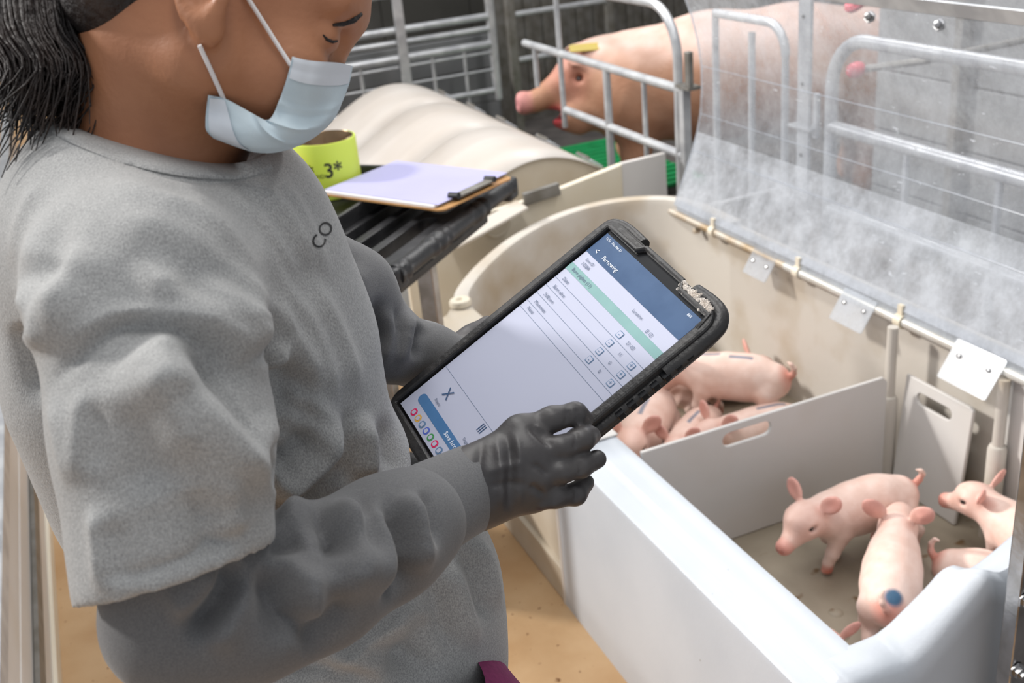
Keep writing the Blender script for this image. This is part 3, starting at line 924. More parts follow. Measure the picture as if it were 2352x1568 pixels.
# ================================================================== smooth organic meshes from distance fields
class Field:
    """Distance field on a grid: soft unions of tapered limbs and ellipsoids, turned into one continuous mesh."""

    def __init__(s, lo, hi, h):
        s.lo, s.h = np.array(lo, np.float32), h
        s.n = np.ceil((np.array(hi) - np.array(lo)) / h).astype(int) + 1
        s.d = np.full(tuple(s.n), 0.5, np.float32)

    def block(s, lo, hi):
        a = np.clip(np.floor((np.array(lo) - s.lo) / s.h).astype(int), 0, s.n)
        b = np.clip(np.ceil((np.array(hi) - s.lo) / s.h).astype(int) + 1, 0, s.n)
        sl = tuple(slice(i, j) for i, j in zip(a, b))
        ax = [s.lo[i] + s.h * np.arange(a[i], b[i], dtype=np.float32) for i in range(3)]
        return sl, np.stack(np.meshgrid(*ax, indexing='ij'), -1)

    def _join(s, sl, dn, k, op):
        c = s.d[sl]
        if op == 'add':
            if k > 0:
                t = np.clip(0.5 + 0.5 * (c - dn) / k, 0, 1)
                s.d[sl] = c + (dn - c) * t - k * t * (1 - t)
            else:
                s.d[sl] = np.minimum(c, dn)
        elif op == 'cut':
            dn = -dn
            if k > 0:
                t = np.clip(0.5 - 0.5 * (c - dn) / k, 0, 1)
                s.d[sl] = c + (dn - c) * t + k * t * (1 - t)
            else:
                s.d[sl] = np.maximum(c, dn)

    def limb(s, a, b, ra, rb, k=0.02, op='add', flat=None):
        a, b = np.array(a, np.float32), np.array(b, np.float32)
        m = max(ra, rb) + k + 3 * s.h
        sl, P = s.block(np.minimum(a, b) - m, np.maximum(a, b) + m)
        if P.size == 0:
            return s
        ba = b - a
        t = np.clip(((P - a) @ ba) / max(float(ba @ ba), 1e-9), 0, 1)
        q = P - a - t[..., None] * ba
        if flat is not None:                     # (axis, factor): squash the section along an axis
            ax = np.array(flat[0], np.float32)
            ax = ax / np.linalg.norm(ax)
            q = q + (q @ ax)[..., None] * ax * (1.0 / flat[1] - 1.0)
        dn = np.sqrt((q * q).sum(-1)) - (ra + (rb - ra) * t)
        s._join(sl, dn, k, op)
        return s

    def chain(s, pts, k=0.02, op='add', flat=None):
        for p, q in zip(pts[:-1], pts[1:]):
            s.limb(p[0], q[0], p[1], q[1], k, op, flat)
        return s

    def ell(s, c, r, axes=None, k=0.02, op='add'):
        c, r = np.array(c, np.float32), np.array(r, np.float32)
        m = float(max(r)) + k + 3 * s.h
        sl, P = s.block(c - m, c + m)
        if P.size == 0:
            return s
        q = P - c
        if axes is not None:
            M = np.array([np.array(v, float) / np.linalg.norm(v) for v in axes], np.float32)
            q = q @ M.T
        k0 = np.sqrt(((q / r) ** 2).sum(-1))
        k1 = np.sqrt(((q / (r * r)) ** 2).sum(-1)) + 1e-6
        s._join(sl, k0 * (k0 - 1) / k1, k, op)
        return s

    def plane(s, p, n, k=0.0, lo=None, hi=None):
        """Keep only the side the normal points away from."""
        n = np.array(n, np.float32)
        n = n / np.linalg.norm(n)
        lo = s.lo if lo is None else lo
        hi = s.lo + s.h * s.n if hi is None else hi
        sl, P = s.block(lo, hi)
        dn = (P - np.array(p, np.float32)) @ n
        s._join(sl, -dn, k, 'cut')
        return s

    def mesh(s, name, smooth=2):
        d = s.d
        sg = d < 0
        n = d.shape
        cnt = np.zeros(tuple(i - 1 for i in n), np.int8)
        acc = np.zeros(cnt.shape + (3,), np.float32)
        num = np.zeros(cnt.shape, np.float32)
        full = [slice(0, -1), slice(0, -1), slice(0, -1)]
        for ax in range(3):
            o1, o2 = [i for i in range(3) if i != ax]
            for b1 in (0, 1):
                for b2 in (0, 1):
                    s0 = [None] * 3
                    s1 = [None] * 3
                    s0[ax], s1[ax] = slice(0, -1), slice(1, None)
                    for o, bb in ((o1, b1), (o2, b2)):
                        s0[o] = s1[o] = slice(bb, n[o] - 1 + bb)
                    da, db = d[tuple(s0)], d[tuple(s1)]
                    cr = (da < 0) != (db < 0)
                    t = np.where(cr, da / np.where(cr, da - db, 1), 0)
                    num += cr
                    acc[..., ax] += np.where(cr, t, 0)
                    if b1:
                        acc[..., o1] += cr
                    if b2:
                        acc[..., o2] += cr
        act = num > 0
        idx = np.full(cnt.shape, -1, np.int64)
        cells = np.argwhere(act)
        idx[act] = np.arange(len(cells))
        V = s.lo + s.h * (cells + acc[act] / num[act][:, None])
        Fs = []
        for ax in range(3):
            o1, o2 = [(1, 2), (2, 0), (0, 1)][ax]
            sl0 = [slice(1, -1)] * 3
            sl1 = [slice(1, -1)] * 3
            sl0[ax], sl1[ax] = slice(0, -1), slice(1, None)
            A_, B_ = sg[tuple(sl0)], sg[tuple(sl1)]
            for flip, msk in ((False, A_ & ~B_), (True, ~A_ & B_)):
                e = np.argwhere(msk)
                if len(e) == 0:
                    continue
                off = np.ones(3, int)
                off[ax] = 0
                e = e + off
                q = []
                for du, dv in ((1, 1), (0, 1), (0, 0), (1, 0)):
                    c = e.copy()
                    c[:, o1] -= du
                    c[:, o2] -= dv
                    q.append(idx[c[:, 0], c[:, 1], c[:, 2]])
                q = np.stack(q, 1)
                Fs.append(q[:, ::-1] if flip else q)
        Fc = np.concatenate(Fs)
        Fc = Fc[(Fc >= 0).all(1)]
        V = relax(V, Fc, smooth)
        return make_mesh(name, V, Fc)


def relax(V, Fc, it, lam=0.5):
    for _ in range(it):
        S = np.zeros_like(V)
        C = np.zeros(len(V), np.float32)
        for a, b in ((0, 1), (1, 2), (2, 3), (3, 0)):
            np.add.at(S, Fc[:, a], V[Fc[:, b]])
            np.add.at(C, Fc[:, a], 1)
            np.add.at(S, Fc[:, b], V[Fc[:, a]])
            np.add.at(C, Fc[:, b], 1)
        V = V + lam * (S / np.maximum(C, 1)[:, None] - V)
    return V


def make_mesh(name, V, Fc):
    me = bpy.data.meshes.new(name)
    me.vertices.add(len(V))
    me.vertices.foreach_set('co', np.asarray(V, np.float32).ravel())
    me.loops.add(len(Fc) * 4)
    me.loops.foreach_set('vertex_index', np.asarray(Fc, np.int32).ravel())
    me.polygons.add(len(Fc))
    me.polygons.foreach_set('loop_start', np.arange(len(Fc), dtype=np.int32) * 4)
    me.update(calc_edges=True)
    me.validate()
    me.polygons.foreach_set('use_smooth', [True] * len(me.polygons))
    return me


def verts(me):
    v = np.empty(len(me.vertices) * 3, np.float32)
    me.vertices.foreach_get('co', v)
    return v.reshape(-1, 3)


def norms(me):
    v = np.empty(len(me.vertices) * 3, np.float32)
    me.vertex_normals.foreach_get('vector', v)
    return v.reshape(-1, 3)


def paint(me, cols):
    a = me.color_attributes.new('Col', 'FLOAT_COLOR', 'POINT')
    a.data.foreach_set('color', np.concatenate([cols, np.ones((len(cols), 1))], 1).astype(np.float32).ravel())


def seg_dist(P, pts):
    best = np.full(len(P), 9.0)
    for a, b in zip(pts[:-1], pts[1:]):
        a, b = np.array(a), np.array(b)
        ba = b - a
        t = np.clip(((P - a) @ ba) / (ba @ ba + 1e-12), 0, 1)
        best = np.minimum(best, np.linalg.norm(P - a - t[:, None] * ba, axis=1))
    return best


def blend(cols, new, wgt):
    w_ = np.clip(wgt, 0, 1)[:, None]
    return cols * (1 - w_) + np.array(srgb(new)) * w_


def bump1(d, r):
    return np.clip(1 - (d / r) ** 2, 0, 1)


# ================================================================== piglets
pm('piglet_skin', (255, 255, 255), (244, 236, 232), scale=26, rough=0.5, bump=0.10, bscale=160, attr='Col', sheen=0.15)
pm('eye_dark', (34, 26, 24), rough=0.12, coat=0.6)
EAR = {}


def rotz(v, a):
    return np.array((v[0] * math.cos(a) - v[1] * math.sin(a), v[0] * math.sin(a) + v[1] * math.cos(a), v[2]))


def piglet(label, pos, face, s=1.0, head_yaw=0.0, head_drop=0.0, lie=False, gait=0.0, marks=(), bend=0.0, tail_up=True, ear=1.0, roll=0.0, tone=0.0):
    """pos: floor point under the chest; face: heading angle. All sizes for a 0.40 m piglet."""
    zc = 0.068 if lie else 0.150
    T = lambda x, y, z: np.array((x, y, z), float)
    hy = head_yaw
    body = []
    for x, r, dz in ((0.065, 0.060, 0.004), (0.0, 0.064, 0.006), (-0.07, 0.064, 0.008), (-0.135, 0.055, 0.006)):
        body.append((T(x, bend * x * x * 6, zc + dz), r))
    nb = T(0.085, 0, zc + 0.02)
    hd = rotz((math.cos(head_drop), 0, -math.sin(head_drop)), hy)
    hc = nb + rotz((0.055, 0, 0.022), hy * 0.7) + hd * 0.02
    sn = hc + hd * 0.088 + np.array((0, 0, -0.012))
    pts = [p for p, _ in body] + [hc, sn]
    lo = np.min(pts, 0) - 0.11
    hi = np.max(pts, 0) + 0.11
    lo[2] = -0.01
    f = Field(lo, hi, 0.0042)
    f.chain(body, 0.035)
    f.limb(body[0][0], hc, 0.054, 0.046, 0.03)
    f.ell(hc + hd * 0.012, (0.052, 0.045, 0.046), (hd, rotz((0, 1, 0), hy), (0, 0, 1)), 0.02)
    f.limb(hc + hd * 0.02 + np.array((0, 0, -0.008)), sn, 0.038, 0.0205, 0.018)
    f.limb(hc + hd * 0.02 + np.array((0, 0, -0.022)), sn - hd * 0.012 + np.array((0, 0, -0.008)), 0.026, 0.014, 0.012)
    sd = rotz((0, 1, 0), hy)
    f.limb(sn - hd * 0.004, sn + hd * 0.006, 0.0215, 0.0225, 0.004)
    upv = np.cross(hd, sd)
    for q in (-1, 1):                                   # nostrils
        f.ell(sn + hd * 0.027 + sd * q * 0.007 + upv * 0.001, (0.008, 0.0036, 0.0048), (hd, sd, upv), 0.003, 'cut')
        f.ell(hc + hd * 0.030 + sd * q * 0.042 + np.array((0, 0, 0.010)), (0.012, 0.010, 0.009), (hd, sd, upv), 0.008, 'cut')
        f.ell(hc + hd * 0.026 + sd * q * 0.034 + np.array((0, 0, 0.022)), (0.014, 0.010, 0.007), (hd, sd, upv), 0.008)
    f.ell(sn + hd * -0.012 + np.array((0, 0, -0.024)), (0.030, 0.03, 0.0025), (hd, sd, upv), 0.003, 'cut')
    ears = []
    for q in (-1, 1):
        eb = hc - hd * 0.018 + sd * q * 0.036 + np.array((0, 0, 0.028))
        ed = sd * q * 0.85 + np.array((0, 0, 0.62)) - hd * 0.30
        ed = ed / np.linalg.norm(ed)
        en = hd * 0.9 + sd * q * -0.15 + np.array((0, 0, 0.25))
        en = en - ed * (en @ ed)
        en /= np.linalg.norm(en)
        ew = np.cross(ed, en)
        ec = eb + ed * 0.028 * ear
        f.ell(ec, (0.034 * ear, 0.024 * ear, 0.0085), (ed, ew, en), 0.008)
        f.limb(ec, eb + ed * 0.052 * ear, 0.012, 0.0055, 0.006)
        f.ell(ec + en * 0.010 + ed * 0.004, (0.026 * ear, 0.016 * ear, 0.0065), (ed, ew, en), 0.005, 'cut')
        ears.append((ec, ed))
    feet = []
    if lie:
        for q in (-1, 1):
            f.chain([(T(0.06, q * 0.04, 0.04), 0.026), (T(0.115, q * 0.055, 0.022), 0.017), (T(0.15, q * 0.05, 0.014), 0.012)], 0.014)
            f.chain([(T(-0.12, q * 0.042, 0.04), 0.034), (T(-0.06, q * 0.068, 0.026), 0.022), (T(-0.10, q * 0.075, 0.015), 0.014), (T(-0.055, q * 0.078, 0.012), 0.011)], 0.014)
            feet += [T(0.15, q * 0.05, 0.012), T(-0.055, q * 0.078, 0.012)]
    else:
        for q in (-1, 1):
            g = gait * q
            k1, k2 = T(0.062, q * 0.036, zc - 0.03), T(0.070 + 0.022 * g, q * 0.036, 0.062)
            ft = T(0.062 + 0.050 * g, q * 0.034, 0.012 + max(0.0, g) * 0.006)
            f.chain([(k1, 0.030), (k2, 0.0165), (ft + T(0, 0, 0.018), 0.0125), (ft, 0.0135)], 0.014)
            f.limb(ft, ft + T(0.010, 0, -0.001), 0.0125, 0.010, 0.005)
            h1, h2 = T(-0.125, q * 0.034, zc - 0.02), T(-0.118 - 0.02 * g, q * 0.040, 0.088)
            hk = T(-0.150 - 0.038 * g, q * 0.038, 0.056)
            hf = T(-0.136 - 0.045 * g, q * 0.036, 0.012)
            f.chain([(h1, 0.040), (h2, 0.025), (hk, 0.0155), (hf + T(0, 0, 0.016), 0.0125), (hf, 0.0135)], 0.014)
            f.limb(hf, hf + T(0.010, 0, -0.001), 0.0125, 0.010, 0.005)
            feet += [ft, hf]
    # tail
    tb = body[-1][0] + T(-0.05, 0, 0.018)
    if tail_up:
        tp = [tb, tb + T(-0.012, 0.004, 0.016), tb + T(-0.016, 0.012, 0.036), tb + T(-0.008, 0.016, 0.050), tb + T(0.004, 0.010, 0.054)]
    else:
        tp = [tb, tb + T(-0.014, 0.004, -0.006), tb + T(-0.020, 0.012, -0.024), tb + T(-0.018, 0.014, -0.040)]
    f.chain([(p, 0.0105 - 0.0016 * i) for i, p in enumerate(tp)], 0.006)
    me = f.mesh('piglet', 2)
    P = verts(me)
    base = np.tile(np.array(srgb((247 - 6 * tone, 217 - 10 * tone, 204 - 12 * tone))), (len(P), 1))
    nz = norms(me)[:, 2]
    base = blend(base, (233, 172, 154), 0.45 * bump1(np.linalg.norm(P - (hc + hd * 0.03), axis=1), 0.10))
    for ec, ed in ears:
        base = blend(base, (216, 134, 120), 0.75 * bump1(np.linalg.norm(P - ec - ed * 0.014, axis=1), 0.058))
    base = blend(base, (226, 130, 112), 0.95 * bump1(np.linalg.norm(P - sn - hd * 0.014, axis=1), 0.034))
    for ft in feet:
        base = blend(base, (212, 112, 88), 1.2 * bump1(np.linalg.norm(P - ft, axis=1), 0.028))
    base = blend(base, (228, 140, 120), 0.8 * bump1(np.linalg.norm(P - tb, axis=1), 0.05))
    for kind, val in marks:
        if kind == 'stripe':
            x0, x1, yy = val
            dline = np.abs(P[:, 1] - yy)
            wgt = (P[:, 0] > x0) & (P[:, 0] < x1) & (P[:, 2] > zc + 0.02)
            base = blend(base, (92, 112, 138), wgt * np.clip(1.6 - dline / 0.006, 0, 0.85))
        elif kind == 'dot':
            base = blend(base, (60, 100, 132), 1.6 * bump1(np.linalg.norm(P - np.array(val), axis=1), 0.026))
    paint(me, base)
    o = link('piglet', me, 'piglet_skin')
    o.location = pos
    o.rotation_euler = (roll, 0, face)
    o.scale = (s, s, s)
    tag(o, label, 'piglet', 'piglets in the nest box')
    for q in (-1, 1):
        e = hc + hd * 0.031 + sd * q * 0.0345 + np.array((0, 0, 0.010))
        em = bpy.data.meshes.new('eye')
        bm = bmesh.new()
        bmesh.ops.create_uvsphere(bm, u_segments=12, v_segments=8, radius=0.0078)
        for v in bm.verts:
            v.co += Vector(e)
        bm.to_mesh(em)
        bm.free()
        eo = bpy.data.objects.new('eye', em)
        em.materials.append(MATS['eye_dark'])
        em.polygons.foreach_set('use_smooth', [True] * len(em.polygons))
        SC.collection.objects.link(eo)
        eo.parent = o
    return o


def heading(px0, py0, px1, py1, z):
    a, b = at_z(px0, py0, z), at_z(px1, py1, z)
    return math.atan2(b.y - a.y, b.x - a.x), a, b


def place(label, tailpx, chestpx, z, s, lift=0.0, **kw):
    """Body axis from a rump pixel to a chest pixel at height z of the back."""
    ang, a, b = heading(*tailpx, *chestpx, z)
    p = Vector((b.x - 0.06 * s * math.cos(ang), b.y - 0.06 * s * math.sin(ang), NZ + 0.003 + lift))
    return piglet(label, p, ang, s=s, **kw)


place('pink piglet stepping forward in the middle of the near compartment', (2040, 1158), (1915, 1195), NZ + 0.12, 0.86, head_yaw=0.35, head_drop=0.35, gait=0.7)
place('piglet seen from behind with blue dot on its rump', (2040, 1400), (2052, 1290), NZ + 0.12, 0.84, head_yaw=-0.05, head_drop=0.55, marks=(('dot', (-0.16, -0.01, 0.195)),), ear=1.1)
place('piglet facing left beside the steel corner post', (2405, 1290), (2318, 1220), NZ + 0.11, 0.80, head_yaw=0.55, head_drop=0.25)
place('piglet with curly tail raised, mostly hidden behind the rim', (2255, 1318), (2370, 1350), NZ + 0.07, 0.80, head_yaw=0.0, lie=True)
place('piglet lying against the aisle wall, almost wholly hidden by the rim', (2015, 1610), (1955, 1548), NZ + 0.07, 0.74, lie=True, head_yaw=0.1, head_drop=0.3)
place('piglet nearest the gloved hand with head at the divider', (1512, 915), (1468, 985), NZ + 0.09, 0.92, lie=True, head_yaw=0.15, head_drop=0.35, marks=(('stripe', (-0.04, 0.05, 0.0)),), tone=0.5)
place('small piglet lying snout to the left behind the divider', (1612, 962), (1572, 1000), NZ + 0.08, 0.74, lie=True, head_yaw=0.3, head_drop=0.35, marks=(('stripe', (-0.06, 0.03, 0.0)),), tone=0.7)
place('large piglet climbing over the heap with blue stripes on its back', (1785, 885), (1625, 866), NZ + 0.15, 0.94, lift=0.012, lie=False, head_yaw=0.2, head_drop=0.9, marks=(('stripe', (0.02, 0.10, 0.0)), ('stripe', (-0.08, -0.01, 0.012))), gait=0.5, tone=0.2)
place('round piglet curled up right behind the divider slot', (1765, 955), (1695, 968), NZ + 0.10, 0.86, lie=True, head_yaw=0.4, head_drop=0.4, marks=(('stripe', (-0.10, 0.0, 0.0)),), tone=0.3)
place('piglet at the back of the heap with one ear up', (1595, 842), (1672, 832), NZ + 0.12, 0.84, lie=True, head_yaw=-0.2, head_drop=0.2, ear=1.2, tone=0.2)

# ================================================================== sow
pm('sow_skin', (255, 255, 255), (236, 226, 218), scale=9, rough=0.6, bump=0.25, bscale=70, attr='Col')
pm('tag_yellow', (186, 164, 70), rough=0.4)


def build_sow():
    D0 = 5.35
    g = lambda px, py, d=0.0: np.array(at_d(px, py, D0 + d))
    upw = np.array((0, 0, 1.0))
    rgt = np.array((rt.x, rt.y, 0)) / math.hypot(rt.x, rt.y)
    fwd = -rgt                                             # the sow faces left in the photograph
    lat = np.array((-fwd[1], fwd[0], 0))                   # towards her right
    sh = g(1470, 190)
    lo = np.minimum(sh + fwd * 0.75 - 0.45, sh - fwd * 1.5 - 0.45)
    hi = np.maximum(sh + fwd * 0.75 + 0.45, sh - fwd * 1.5 + 0.45)
    lo[2], hi[2] = -0.02, 1.25
    f = Field(lo, hi, 0.014)
    f.chain([(sh + fwd * 0.02 + upw * -0.02, 0.27), (sh - fwd * 0.35 + upw * 0.0, 0.285), (sh - fwd * 0.75 + upw * 0.0, 0.285), (sh - fwd * 1.10, 0.26)], 0.12)
    hc = g(1368, 170)
    f.limb(sh + fwd * 0.06, hc - fwd * 0.02, 0.235, 0.155, 0.10)
    f.ell(hc, (0.19, 0.13, 0.155), (fwd, lat, upw), 0.06)
    f.ell(g(1335, 260), (0.14, 0.10, 0.085), (fwd, lat, upw), 0.06)        # jowl
    s0, s1 = g(1310, 190), g(1232, 232)
    f.limb(s0, s1, 0.100, 0.050, 0.05)
    f.limb(s1, g(1207, 238), 0.052, 0.050, 0.02)
    f.limb(g(1206, 236), g(1197, 236), 0.060, 0.058, 0.008, flat=(fwd, 0.5))
    f.limb(g(1330, 285), g(1282, 282), 0.055, 0.024, 0.03)                 # lower jaw
    f.ell(g(1285, 262), (0.085, 0.07, 0.020), (fwd + upw * -0.15, lat, upw), 0.01, 'cut')
    for q in (-1, 1):
        f.ell(g(1191, 238) + lat * q * 0.017, (0.02, 0.010, 0.013), (fwd, lat, upw), 0.004, 'cut')
        f.ell(g(1328, 168) + lat * q * 0.125, (0.03, 0.02, 0.018), (fwd, lat, upw), 0.02, 'cut')
        f.ell(g(1322, 150) + lat * q * 0.10, (0.06, 0.03, 0.022), (fwd, lat, upw), 0.03)
        eb = g(1372, 112) + lat * q * 0.105
        ed = fwd * 0.75 + lat * q * 0.35 - upw * 0.12
        ed /= np.linalg.norm(ed)
        en = upw + lat * q * 0.6
        en -= ed * (en @ ed)
        en /= np.linalg.norm(en)
        f.ell(eb + ed * 0.06, (0.115, 0.07, 0.016), (ed, np.cross(ed, en), en), 0.02)
    for x, h in ((0.02, 0.0), (-1.05, 0.0)):
        for q in (-1, 1):
            a = sh + fwd * x + lat * q * 0.13 - upw * 0.12
            k_ = np.array((*(a + fwd * (0.03 if x > -0.5 else -0.05))[:2], 0.30))
            e = np.array((*(a + fwd * (-0.01 if x > -0.5 else -0.02))[:2], 0.06))
            f.chain([(a, 0.12), (k_, 0.062), (e + upw * 0.05, 0.042), (e, 0.046)], 0.06)
    me = f.mesh('sow', 2)
    P = verts(me)
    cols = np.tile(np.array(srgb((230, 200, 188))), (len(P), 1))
    cols = blend(cols, (186, 136, 104), np.clip((0.86 - P[:, 2]) / 0.14, 0, 0.9))       # shade on belly and flanks, painted in as brown
    cols = blend(cols, (226, 152, 156), 1.2 * bump1(np.linalg.norm(P - g(1198, 238), axis=1), 0.085))
    cols = blend(cols, (196, 72, 80), 1.4 * bump1(np.linalg.norm(P - g(1285, 268), axis=1), 0.085))
    cols = blend(cols, (206, 128, 120), 0.7 * bump1(np.linalg.norm(P - g(1326, 170), axis=1), 0.20))
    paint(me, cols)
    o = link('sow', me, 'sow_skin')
    tag(o, 'large pink sow with brown-shaded flanks standing behind the crate gate', 'sow')
    for q in (-1, 1):
        MB().lathe(Vector(g(1326, 170) + lat * q * 0.115), [(0, -0.013), (0.009, -0.009), (0.013, 0), (0.009, 0.009), (0, 0.013)], 12).build('eye', 'eye_dark', o, smooth=True)
    side = lat if (lat @ np.array((fw.x, fw.y, 0))) < 0 else -lat
    c = Vector(g(1345, 110) + side * 0.15 + upw * 0.03)
    MB().slab(rrect(-0.085, -0.026, 0.085, 0.026, 0.012), [], Vector(fwd), (Vector(upw) * 0.5 + Vector(side) * -0.87), c, 0.006).build('ear_tag', 'tag_yellow', o, bevel=0.001)
    return o


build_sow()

# ================================================================== person
pm('skin', (182, 126, 92), (166, 110, 78), scale=14, rough=0.48, bump=0.08, bscale=220)
pm('shirt_heather', (142, 142, 142), (182, 182, 181), scale=800, rough=0.9, bump=0.2, bscale=700, lo=0.32, hi=0.70, sheen=0.15, stretch=(1, 1, 0.6))
pm('sleeve_knit', (96, 96, 98), (112, 112, 113), scale=800, rough=0.9, bump=0.12, bscale=800, sheen=0.2)
pm('glove_nitrile', (58, 56, 58), (74, 71, 71), scale=24, rough=0.46, bump=0.06, bscale=90)
pm('mask_blue', (206, 224, 234), (212, 228, 236), scale=30, rough=0.75, bump=0.05, bscale=260)
pm('mask_loop', (236, 232, 232), rough=0.7)
pm('hair_dark', (26, 20, 20), (58, 42, 34), scale=30, rough=0.5, lo=0.4, hi=0.8, bump=0.5, bscale=240, stretch=(1, 0.25, 0.6))
pm('trouser_maroon', (112, 26, 78), (124, 34, 88), scale=200, rough=0.85)
pm('boot_rubber', (40, 52, 44), rough=0.5)


def G(px, py, d):
    return np.array(at_d(px, py, d))


fwd_, rt_, up_ = np.array(fw), np.array(rt), np.array(up)

# ---- head axes
a15 = math.radians(15)
hf = rt_ * math.cos(a15) * 0.95 - up_ * math.sin(a15) + fwd_ * 0.26
hf /= np.linalg.norm(hf)
hn = -fwd_ + hf * (fwd_ @ hf)                 # towards her right ear, facing the camera
hn /= np.linalg.norm(hn)
hu = np.cross(hf, hn)
if hu @ up_ < 0:
    hu = -hu
HC = G(508, 10, 0.865)


def H(f, n, u):
    return HC + hf * f + hn * n + hu * u


def body_field():
    f = Field((-0.16, 0.62, 0.98), (0.42, 1.28, 1.86), 0.0042)
    ax = (hf, hn, hu)
    f.ell(H(-0.012, 0, 0.030), (0.098, 0.076, 0.092), ax, 0.02)
    f.ell(H(0.030, 0, -0.020), (0.064, 0.060, 0.066), ax, 0.03)
    f.ell(H(0.062, 0, 0.040), (0.050, 0.058, 0.050), ax, 0.03)
    for q in (-1, 1):
        f.limb(H(0.000, 0.054 * q, -0.055), H(0.062, 0.020 * q, -0.074), 0.022, 0.018, 0.03)
        f.limb(H(-0.004, 0.056 * q, -0.010), H(0.000, 0.054 * q, -0.055), 0.020, 0.022, 0.03)
        f.ell(H(0.066, 0.040 * q, -0.040), (0.026, 0.024, 0.026), ax, 0.025)      # cheekbone
        f.ell(H(0.094, 0.034 * q, -0.004), (0.018, 0.022, 0.0135), ax, 0.014, 'cut')  # eye socket
        f.ell(H(0.080, 0.033 * q, -0.006), (0.016, 0.019, 0.0135), ax, 0.006)       # lid over the eyeball
        f.limb(H(0.102, 0.010 * q, 0.022), H(0.086, 0.046 * q, 0.020), 0.010, 0.008, 0.014)  # brow
    f.ell(H(0.068, 0, -0.074), (0.022, 0.026, 0.018), ax, 0.02)                      # chin
    f.ell(H(0.080, 0, -0.054), (0.014, 0.026, 0.016), ax, 0.014)                     # mouth
    f.ell(H(0.094, 0, -0.054), (0.010, 0.022, 0.0022), ax, 0.004, 'cut')
    f.limb(H(0.094, 0, 0.006), H(0.093, 0, -0.030), 0.009, 0.011, 0.016)             # nose
    for q in (-1, 1):
        f.ell(H(0.088, 0.012 * q, -0.034), (0.011, 0.008, 0.009), ax, 0.008)
    # right ear and left ear
    for q in (-1, 1):
        ec = H(-0.008, 0.078 * q, -0.005)
        eax = hu * 0.95 - hf * 0.26
        eax /= np.linalg.norm(eax)
        en_ = hn * q * 0.86 - hf * 0.45
        en_ -= eax * (en_ @ eax)
        en_ /= np.linalg.norm(en_)
        ew = np.cross(eax, en_)
        ec = ec + hn * q * 0.012 - hf * 0.002
        f.ell(ec + en_ * 0.004, (0.042, 0.0250, 0.0095), (eax, ew, en_), 0.003)
        f.ell(ec - eax * 0.034 + hf * 0.003, (0.015, 0.013, 0.0085), (eax, ew, en_), 0.004)
        f.ell(ec + en_ * 0.0125 + eax * 0.003 + hf * 0.001, (0.031, 0.0165, 0.0090), (eax, ew, en_), 0.003, 'cut')
        f.ell(ec + hf * 0.010 + en_ * 0.004 - eax * 0.006, (0.007, 0.006, 0.012), (eax, ew, en_), 0.003, 'cut')
        f.limb(ec + hf * 0.002 - eax * 0.016 + en_ * 0.004, ec - hf * 0.006 + eax * 0.012 + en_ * 0.005, 0.004, 0.003, 0.004)
    # neck, shoulders, chest, arms
    nb = G(345, 420, 0.925)
    f.limb(H(-0.035, 0, -0.045), nb, 0.055, 0.058, 0.03)
    f.limb(H(-0.060, 0, -0.02), G(300, 420, 0.935), 0.034, 0.045, 0.03)
    f.limb(H(0.0, 0.044, -0.050), G(430, 400, 0.885), 0.016, 0.013, 0.022)           # neck muscle towards the collarbone
    f.limb(H(0.005, 0, -0.06), G(450, 420, 0.94), 0.028, 0.034, 0.03)
    f.limb(nb, G(330, 640, 0.84), 0.055, 0.050, 0.05)
    f.limb(nb, G(540, 600, 1.08), 0.050, 0.045, 0.04)
    f.chain([(G(400, 650, 0.97), 0.08), (G(470, 900, 1.04), 0.085), (G(600, 1150, 1.12), 0.09), (G(780, 1500, 1.20), 0.09)], 0.05)
    f.chain([(G(335, 700, 0.81), 0.040), (G(415, 1400, 0.81), 0.028), (G(560, 1390, 0.825), 0.027), (G(1080, 1120, 0.98), 0.023)], 0.02)
    f.chain([(G(580, 600, 1.09), 0.040), (G(780, 680, 1.15), 0.028), (G(1030, 835, 1.24), 0.022)], 0.03)
    return f


BODY = link('person', body_field().mesh('person', 2), 'skin')
tag(BODY, 'person with dark ponytail in grey shirt, face mask and black gloves reading a tablet', 'person')
md = BODY.modifiers.new('s', 'SUBSURF')
md.levels = md.render_levels = 1


def bvh_of(o):
    me = o.data
    V = verts(me)
    n = len(me.polygons)
    lv = np.empty(len(me.loops), np.int32)
    me.loops.foreach_get('vertex_index', lv)
    ls = np.empty(n, np.int32)
    me.polygons.foreach_get('loop_start', ls)
    lt = np.empty(n, np.int32)
    me.polygons.foreach_get('loop_total', lt)
    return BVHTree.FromPolygons([Vector(v) for v in V], [lv[a:a + c].tolist() for a, c in zip(ls, lt)])


def hit_d(bv, px, py):
    r = ray(px, py)
    h = bv.ray_cast(EYE, r.normalized(), 6.0)
    if h[0] is None:
        return None
    return (h[0] - EYE).dot(fw)


def quad_mesh_data(me):
    V = verts(me)
    lv = np.empty(len(me.loops), np.int32)
    me.loops.foreach_get('vertex_index', lv)
    return V, lv.reshape(-1, 4)


GAIN = 1.75


